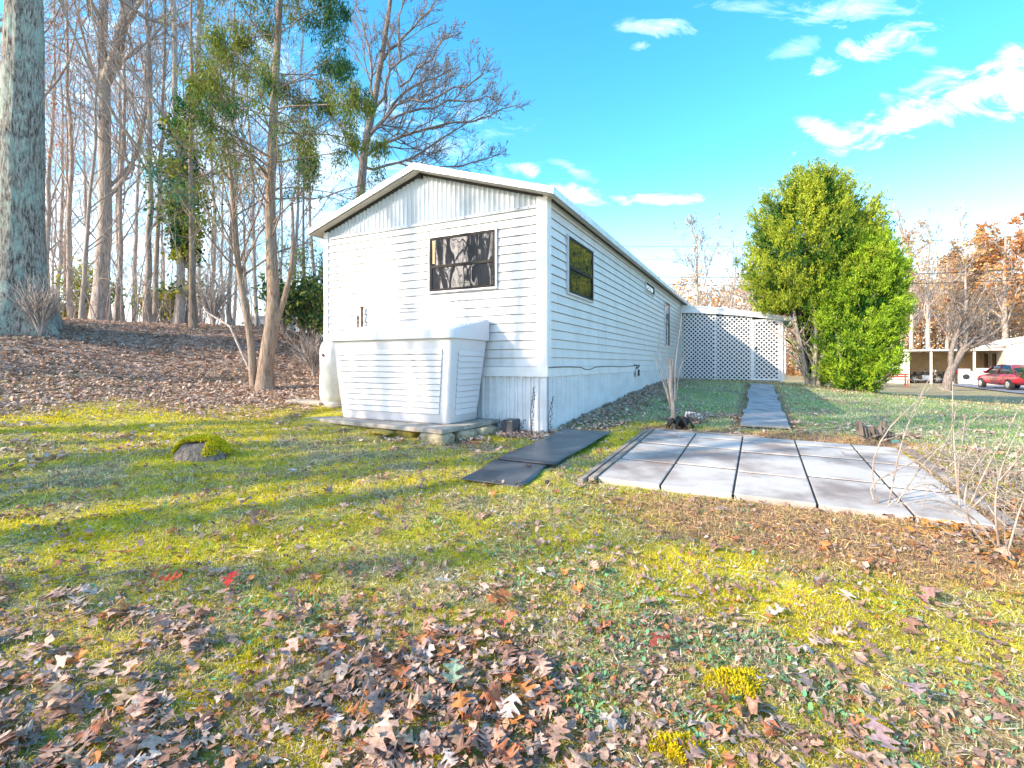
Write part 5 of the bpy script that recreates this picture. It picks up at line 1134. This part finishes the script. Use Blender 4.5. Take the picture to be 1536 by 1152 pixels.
def scatter(n, r0, r1, rg, ang=52):
    r = r0 * (r1 / r0) ** rg.uniform(0, 1, n); t = R(90) + rg.uniform(-R(ang), R(ang), n); return r * np.cos(t), r * np.sin(t)
pal = np.array([(.42, .26, .20), (.52, .37, .30), (.28, .16, .12), (.52, .40, .34), (.44, .16, .08), (.56, .22, .07), (.36, .25, .22), (.56, .49, .46), (.48, .32, .20)])
pw = np.array([.22, .18, .18, .08, .07, .05, .12, .03, .07]); pw /= pw.sum()
rg = np.random.default_rng(101); parts = []
for n, r0, r1, tpl, sz in ((38000, 1.1, 6.0, oak, .092), (26000, 1.1, 6.5, oak2, .078), (34000, 1.1, 6.5, plain, .052), (150000, 5.6, 17, far_t, .080)):
    x, y = scatter(n, r0, r1, rg); mo, lw, li, di = masks(x, y); inh, bx_, pat, wk, mt_ = free(x, y)
    keep = rg.uniform(size=n) < np.clip(li ** 1.5 * (.17 if tpl is not far_t else 1.0) * np.where((x > 2.0) & (y > 2.0), 2.6, 1) + .010 + (.02 if tpl is plain else 0) + .004 * lw * (tpl is far_t), 0, 1)
    keep &= ~pat; keep |= pat & (rg.uniform(size=n) < (.0012 if tpl is not oak else .0006)); keep &= ~inh & ~bx_ & ~(wk & (rg.uniform(size=n) > .1)) & ~(mt_ & (rg.uniform(size=n) > .12)); x, y = x[keep], y[keep]; n = len(x)
    cidx = rg.choice(len(pal), n, p=pw); col = pal[cidx] * rg.uniform(.75, 1.25, (n, 1)); a, b = toAB(x, y)
    org = ((x > 2.2) & (y < 4.2) & (y > 2.0)); col[org] = np.where(rg.uniform(size=(org.sum(), 1)) < .6, np.array([(.52, .24, .06)]), col[org]) * rg.uniform(.7, 1.2, (org.sum(), 1))
    size = sz * rg.uniform(.5, 1.25, n); col = (col * .7 + np.array([.56, .47, .38]) * rg.uniform(.3, 1.1, (n, 1)) * .7 if tpl is far_t else col); base = ground(x, y) + .0 + .015 * rg.uniform(0, 1, n); parts.append(leaves(x, y, size, tpl, rg, np.clip(col, .01, .9), base=np.where(pat[keep], patio_z(*toAB(x, y)) + .004, base)))
# a few leaves on the patio and the rubber mats
V, F, cc = merge(parts); tag(link('leaf_litter', npmesh('leaf_litter', V, F, col=cc), M['leafcol']), 'fallen brown oak leaves strewn over the lawn and bank', 'fallen leaves', kind='stuff')
special = [(253, 885, (.55, .10, .03), .12, 'bright orange-red oak leaf standing up among moss in the left foreground'), (345, 902, (.50, .04, .03), .13, 'crimson oak leaf right of the orange-red leaf in the left foreground'), (745, 925, (.42, .15, .05), .17, 'large curled orange-brown oak leaf at the centre foreground'),
    (762, 960, (.50, .16, .10), .13, 'salmon oak leaf just below the large curled leaf'), (663, 886, (.60, .55, .52), .10, 'pale beige leaf on moss above the central leaf patch'), (992, 988, (.22, .05, .04), .11, 'dark red leaf alone on yellow moss right of centre'), (1392, 915, (.36, .20, .19), .12, 'purplish oval leaf in the right foreground'),
    (1370, 1068, (.42, .30, .32), .15, 'long pinkish oak leaf lying in the lower right'), (1146, 1040, (.70, .68, .70), .08, 'small white star-shaped leaf right of the bright moss tuft'), (492, 962, (.44, .14, .05), .12, 'orange-brown leaf on moss left of the central leaf patch'), (437, 1000, (.46, .32, .28), .14, 'beige oak leaf in the lower left on moss'),
    (1418, 797, (.85, .45, .05), .11, 'bright golden leaf at the near right corner of the patio'), (1318, 1130, (.45, .30, .30), .14, 'faded pink leaf at the bottom edge right of centre'), (180, 848, (.60, .20, .05), .11, 'orange leaf at the left among brown leaves'), (575, 1140, (.45, .30, .24), .16, 'large tan oak leaf at the bottom edge centre'), (680, 1032, (.25, .36, .27), .12, 'grey-green fading oak leaf in the lower centre')]
rg = np.random.default_rng(5)
for px, py, col, sz, lb in special:
    x, y = G(px, py); V, F, cc = leaves(np.array([x]), np.array([y]), np.array([sz * .95]), oak if sz > .09 else oak2, rg, np.array([col]), .02, .25, .5, base=np.array([g1(x, y) + .03])); V = V - np.array([x, y, g1(x, y)])
    tag(link('fallen_leaf', npmesh('fallen_leaf', V, F, col=cc), M['leafcol'], None, (x, y, g1(x, y))), lb, 'leaf', 'single leaves that stand out on the lawn')
# blades
def blades(x, y, h, w, col, rg, lean=.5, two=True):
    n = len(x); z = ground(x, y); a = rg.uniform(0, 6.28, n); l = rg.uniform(0, 1, n) * lean; dx = np.cos(a) * l * h; dy = np.sin(a) * l * h
    b = rg.uniform(0, 6.28, n); wx = np.cos(b) * w; wy = np.sin(b) * w
    p0 = np.stack([x - wx, y - wy, z - .003], -1); p1 = np.stack([x + wx, y + wy, z - .003], -1)
    m1 = np.stack([x + dx * .45 + wx * .7, y + dy * .45 + wy * .7, z + h * .6], -1); m0 = np.stack([x + dx * .45 - wx * .7, y + dy * .45 - wy * .7, z + h * .6], -1)
    tp = np.stack([x + dx * 1.25, y + dy * 1.25, z + h * (1 - .35 * l)], -1)
    V = np.stack([p0, p1, m1, m0, tp], 1).reshape(-1, 3); i = np.arange(n) * 5
    return V, np.stack([i, i + 1, i + 2, i + 3], -1), np.stack([i + 3, i + 2, i + 4], -1), col
rg = np.random.default_rng(202)
def build_blades(name, lab, cat, n, r0, r1, sel, colf, hf, wf, lean):
    x, y = scatter(n, r0, r1, rg); mo, lw, li, di = masks(x, y); inh, bx_, pat, wk, mt_ = free(x, y)
    keep = (rg.uniform(size=n) < sel(mo, lw, li, di, x, y)) & ~inh & ~bx_ & ~pat & ~wk & ~mt_; x, y = x[keep], y[keep]; mo, lw, li, di = [q_[keep] for q_ in (mo, lw, li, di)]; n = len(x); r = np.hypot(x, y)
    V, Q, T, col = blades(x, y, hf(r, n, x, y), wf(r, n), colf(mo, lw, li, di, x, y, n), rg, lean)
    tag(link(name, npmesh(name, V, Q, T, col=np.concatenate([col, col])), M['blade']), lab, cat, kind='stuff')
def mossf(mo, lw, li, di, x, y, n):
    g = fbm(x * 3, y * 3, 71, 3)[:, None]; k = np.clip((g - .38) / .24, 0, 1); g2 = fbm(x * .8, y * .8, 73, 3)[:, None]; k2 = np.clip((g2 - .35) / .3, 0, 1); c = jitcol(rg, (1, 1, 1), n, .4, .08) * (np.array([.93, .74, .03]) * k * k2 + np.array([.72, .64, .05]) * (1 - k) * k2 + np.array([.62, .57, .06]) * (1 - k2)); return np.clip(c, .01, .95)
build_blades('moss', 'bright yellow-green moss patches in the lawn', 'moss', 520000, 1.1, 11, lambda mo, lw, li, di, x, y: mo * .95, mossf, lambda r, n, x, y: (.006 + .0015 * r) * rg.uniform(.5, 1.6, n) * (.3 + 1.7 * fbm(x * 7, y * 7, 8, 2)), lambda r, n: .0010 + .00060 * r, 1.8)
def grassf(mo, lw, li, di, x, y, n):
    u = rg.uniform(size=(n, 1)); g = fbm(x * 1.2, y * 1.2, 81, 2)[:, None]
    green = np.where(g > .5, np.array([(.30, .42, .10)]), np.array([(.36, .42, .20)])); c = np.where(u < .34, green, np.where(u < .80, np.array([(.74, .62, .40)]), np.array([(.60, .58, .20)])))
    c = np.where((lw[:, None] > .5) & (u < .7), np.where(g > .48, np.array([(.27, .42, .14)]), np.array([(.42, .46, .27)])), c); c = np.where((di[:, None] > .4) & (u < .8), np.array([(.56, .38, .21)]), c)
    return np.clip(c * rg.uniform(.6, 1.35, (n, 1)), .01, .9)
build_blades('grass', 'thin winter grass and straw over the yard', 'grass', 300000, 1.1, 7, lambda mo, lw, li, di, x, y: np.clip(.42 - .25 * mo - .28 * li + .3 * lw + .25 * di, .05, 1) * (.4 + 1.1 * fbm(x * 4, y * 4, 91, 2)), grassf, lambda r, n, x, y: (.014 + .003 * r) * rg.uniform(.4, 2.0, n), lambda r, n: .0009 + .00036 * r, 2.4)
build_blades('grass', 'grass of the farther lawn behind and right of the patio', 'grass', 170000, 7, 26, lambda mo, lw, li, di, x, y: np.clip(.06 + .75 * lw + .2 * di - .05 * li, 0, 1), grassf, lambda r, n, x, y: (.025 + .0015 * r) * rg.uniform(.5, 1.3, n), lambda r, n: .001 + .00045 * r, 1.2)
# straw and leaf crumbs lying flat
n = 150000; x, y = scatter(n, 1.1, 9, rg); mo, lw, li, di = masks(x, y); fr = free(x, y); kp = (rg.uniform(size=n) < np.clip(.75 - .55 * mo - .2 * li + .2 * di - .35 * lw, .06, 1) * (.2 + 1.4 * fbm(x * 5, y * 5, 66, 2))) & ~(fr[0] | fr[1] | fr[2] | fr[3] | fr[4]); x, y = x[kp], y[kp]; n = len(x)
pp = np.stack([x, y, ground(x, y) + rg.uniform(.002, .014, n)], -1); dd = np.stack([rg.normal(size=n), rg.normal(size=n), rg.normal(size=n) * .12], -1) * 3
sc_ = np.array([(.58, .50, .38), (.45, .30, .17), (.30, .22, .17), (.60, .56, .50), (.20, .13, .09)])[rg.integers(0, 5, n)] * rg.uniform(.7, 1.3, (n, 1)); og = di[kp] > .4; sc_[og] = np.array([.70, .44, .22]) * rg.uniform(.5, 1.2, (og.sum(), 1))
V, Q, cc = cards(pp, .030 + .006 * np.hypot(x, y), np.clip(sc_, .01, .9), rg, droop=dd, asp=.09); tag(link('straw', npmesh('straw', V, Q, col=cc), M['leafcol']), 'dry straw lying flat over the yard', 'straw', kind='stuff')
x, y = scatter(60000, 1.1, 8, rg); mo, lw, li, di = masks(x, y); fr = free(x, y); kp = (rg.uniform(size=len(x)) < (.35 - .2 * mo) * (.2 + 1.6 * fbm(x * 3.3, y * 3.3, 67, 2))) & ~(fr[0] | fr[1] | fr[2] | fr[3] | fr[4]); x, y = x[kp], y[kp]; n = len(x)
V, F, cc = leaves(x, y, rg.uniform(.012, .045, n), far_t, rg, np.clip(pal[rg.choice(len(pal), n, p=pw)] * rg.uniform(.6, 1.2, (n, 1)), .01, .9), .01, .4, .5); tag(link('leaf_crumbs', npmesh('leaf_crumbs', V, F, col=cc), M['leafcol']), 'broken bits of dead leaf scattered through grass and moss', 'leaf bits', kind='stuff')
# round-leaved ground weeds
x, y = scatter(26000, 1.2, 6, rg); mo, lw, li, di = masks(x, y); fr = free(x, y); kp = (fbm(x * 2.2, y * 2.2, 55, 3) > .63) & (li < .7) & ~(fr[0] | fr[1] | fr[2] | fr[3] | fr[4]); x, y = x[kp], y[kp]; n = len(x)
V, F, cc = leaves(x, y, rg.uniform(.014, .03, n), plain, rg, jitcol(rg, (.16, .32, .16), n, .4), .01, .5, .3); tag(link('ground_weeds', npmesh('ground_weeds', V, F, col=cc), M['foliage']), 'small round blue-green weed leaves creeping in the lawn', 'weeds', kind='stuff')
# bright tufts
for px, py, s, lb in ((1108, 1032, .09, 'bright golden moss tuft in the lower right of the lawn'), (1010, 1125, .06, 'smaller golden moss tuft at the bottom edge')):
    x, y = G(px, py); g = g1(x, y); n = 1500; a = rg.uniform(0, 6.28, n); r_ = np.sqrt(rg.uniform(0, 1, n)); P = np.stack([r_ * np.cos(a) * s * (1.1 + .4 * np.sin(a * 2 + 1)), r_ * np.sin(a) * s * (.9 + .3 * np.sin(a * 3)), s * .28 * (1 - r_ ** 2) * (1 + .5 * np.sin(a * 3))], -1)
    V, Q, cc = cards(P, .02, jitcol(rg, (.60, .48, .02), n, .3), rg, droop=np.stack([P[:, 0] * 5, P[:, 1] * 5, np.full(n, 1.)], -1), asp=.25); tag(link('moss_tuft', npmesh('moss_tuft', V, Q, col=cc), M['foliage'], None, (x, y, g)), lb, 'moss tuft')

# ------------------------------------------------------------------ behind the viewer: what shades and is mirrored
S_ELEV = 27.0; sun_h = np.array([-.902, -.431])
back = [(-15.5, -1.5, .16), (-20, -4, .25), (-22, 4.5, .25), (-24, 0, .2), (-11, 1.0, .13), (-27, -5, .2), (-12.2, 1.9, .11), (-15, .6, .2), (-10.4, .3, .16), (-12.2, -.9, .2), (-13.6, -2.3, .2), (-12.6, .9, .12)] + [(-30 + 3.2 * math.sin(i * 2.1) + i * .5, -2.0 - 1.9 * i, .24) for i in range(12)] + [(-38 + 3 * math.sin(i * 1.3) + i * .6, 2 - 2.6 * i, .26) for i in range(12)]
ptt = None
for i, (x, y, r) in enumerate(back):
    if ptt is None: ptt = t = tree_obj('bare_tree', 'bare tree of the yard behind the viewer', (x, y, g1(x, y)), bare(400, 12, .2, (.0, 0), n1=11, n2=5, n3=3, n4=0, s0=.3, ang=.6, l1=.34, minr=.006), 'barkgrey', 'trees behind the viewer')
    else: t = copy_tree(ptt)
    t.location = (x, y, g1(x, y)); t.rotation_euler = (0, 0, i * 1.7); s = r / .2; t.scale = (s, s, rng.uniform(.85, 1.1))

# ------------------------------------------------------------------ sky, sun
w = bpy.data.worlds.new('World'); sc.world = w; w.use_nodes = True; nt = w.node_tree; L = nt.links.new
bg = nt.nodes['Background']
sky = nt.nodes.new('ShaderNodeTexSky'); sky.sky_type = 'NISHITA'; sky.sun_disc = False; sky.sun_elevation = R(S_ELEV)
az = math.atan2(sun_h[0], sun_h[1]); sky.sun_rotation = az % (2 * math.pi); sky.air_density = 1.0; sky.dust_density = 1.2; sky.ozone_density = 1.6; sky.altitude = 50
def mth(op, a, b=None, c=None, clamp=False):
    n = nt.nodes.new('ShaderNodeMath'); n.operation = op; n.use_clamp = clamp
    for i, v in enumerate((a, b, c)):
        if v is None: continue
        if isinstance(v, (int, float)): n.inputs[i].default_value = v
        else: L(v, n.inputs[i])
    return n.outputs[0]
tc = nt.nodes.new('ShaderNodeTexCoord'); sx = nt.nodes.new('ShaderNodeSeparateXYZ'); L(tc.outputs['Generated'], sx.inputs[0])
X_, Y__, Z_ = sx.outputs; yc = mth('MAXIMUM', Y__, .05); U = mth('DIVIDE', X_, yc); Wv = mth('DIVIDE', Z_, yc)
cmb = nt.nodes.new('ShaderNodeCombineXYZ'); L(U, cmb.inputs[0]); L(Wv, cmb.inputs[1])
rot = nt.nodes.new('ShaderNodeMapping'); rot.inputs['Rotation'].default_value = (0, 0, R(-25)); rot.inputs['Scale'].default_value = (1.0, 2.1, 1); L(cmb.outputs[0], rot.inputs[0])
nz1 = N(nt, 'ShaderNodeTexNoise', Scale=8.0, Detail=11, Roughness=.68, Distortion=.8); L(rot.outputs[0], nz1.inputs['Vector'])
nse = mth('SUBTRACT', nz1.outputs['Fac'], .5)
acc = None
clouds = [(1470, 135, 130, 38, 22, 1), (1330, 190, 115, 22, 18, .95), (1245, 205, 45, 18, -20, .9), (1395, 120, 70, 16, 20, .5), (1560, 120, 120, 50, 20, 1), (1330, 62, 85, 22, 22, .8), (1235, 105, 40, 16, 15, .75), (1275, 12, 95, 24, 5, .5), (1190, 75, 40, 14, 20, .3), (990, 42, 55, 13, -5, .55), (962, 68, 18, 8, 0, .5), (985, 298, 80, 9, 1, 1), (850, 288, 60, 13, -10, .8), (790, 256, 28, 11, -18, .7), (860, 255, 36, 9, -25, .35), (650, 225, 100, 22, 8, .3), (1120, 8, 60, 10, 0, .25), (120, 330, 520, 260, 0, .8), (420, 280, 260, 140, 0, .6), (1390, 75, 40, 10, -5, .4)]
for px, py, rx, ry, an, st_ in clouds:
    u0 = (px - 768) / FPX; w0 = (546 - py) / FPX; c_, s_ = math.cos(R(an)), math.sin(R(an))
    du = mth('SUBTRACT', U, u0); dw = mth('SUBTRACT', Wv, w0)
    p = mth('MULTIPLY', mth('ADD', mth('MULTIPLY', du, c_), mth('MULTIPLY', dw, s_)), FPX / rx); q_ = mth('MULTIPLY', mth('SUBTRACT', mth('MULTIPLY', dw, c_), mth('MULTIPLY', du, s_)), FPX / ry)
    d2 = mth('ADD', mth('MULTIPLY', p, p), mth('MULTIPLY', q_, q_)); v = mth('MULTIPLY', mth('SUBTRACT', 1.0, mth('SQRT', d2)), .9)
    v = mth('MULTIPLY', mth('ADD', mth('MULTIPLY', nse, 4.6), v, None), 1.0 * .62, clamp=True); v = mth('MULTIPLY', v, mth('MULTIPLY', mth('SUBTRACT', 2.2, d2), 1.2, clamp=True)); v = mth('MULTIPLY', v, st_)
    acc = v if acc is None else mth('MAXIMUM', acc, v)
acc = mth('MULTIPLY', acc, mth('GREATER_THAN', Y__, .06))
hsv = nt.nodes.new('ShaderNodeHueSaturation'); hsv.inputs['Saturation'].default_value = 1.4; hsv.inputs['Hue'].default_value = .485; hsv.inputs['Value'].default_value = 1.0; L(sky.outputs[0], hsv.inputs['Color'])
hz_ = mth('MULTIPLY', mth('POWER', mth('SUBTRACT', 1.0, mth('MULTIPLY', mth('MAXIMUM', Z_, 0.0), 2.6, clamp=True)), 2.2), .8)
acc = mth('MAXIMUM', acc, hz_)
mx = N(nt, 'ShaderNodeMix', data_type='RGBA'); L(acc, mx.inputs['Factor']); L(hsv.outputs[0], mx.inputs['A']); mx.inputs['B'].default_value = (5.5, 5.7, 6, 1)
L(mx.outputs['Result'], bg.inputs['Color']); bg.inputs['Strength'].default_value = .15
sd = bpy.data.lights.new('sun', 'SUN'); sd.energy = 2.7; sd.angle = R(.5); sd.color = (1, .84, .64); so = bpy.data.objects.new('sun', sd); C.objects.link(so)
from mathutils import Vector
dv = Vector((sun_h[0] * math.cos(R(S_ELEV)), sun_h[1] * math.cos(R(S_ELEV)), math.sin(R(S_ELEV)))); so.rotation_euler = dv.to_track_quat('Z', 'Y').to_euler(); so.location = (-20, -15, 20)
cam = bpy.data.cameras.new('camera'); co = bpy.data.objects.new('camera', cam); C.objects.link(co); co.location = (0, 0, CZ); co.rotation_euler = (R(90), 0, 0)
cam.sensor_width = 36; cam.lens = FPX / 1536 * 36; cam.shift_y = -30 / 1536; cam.clip_end = 2000; cam.clip_start = .05
sc.camera = co
sc.view_settings.view_transform = 'Standard'; sc.view_settings.look = 'None'; sc.view_settings.exposure = 1.78; sc.view_settings.gamma = 1
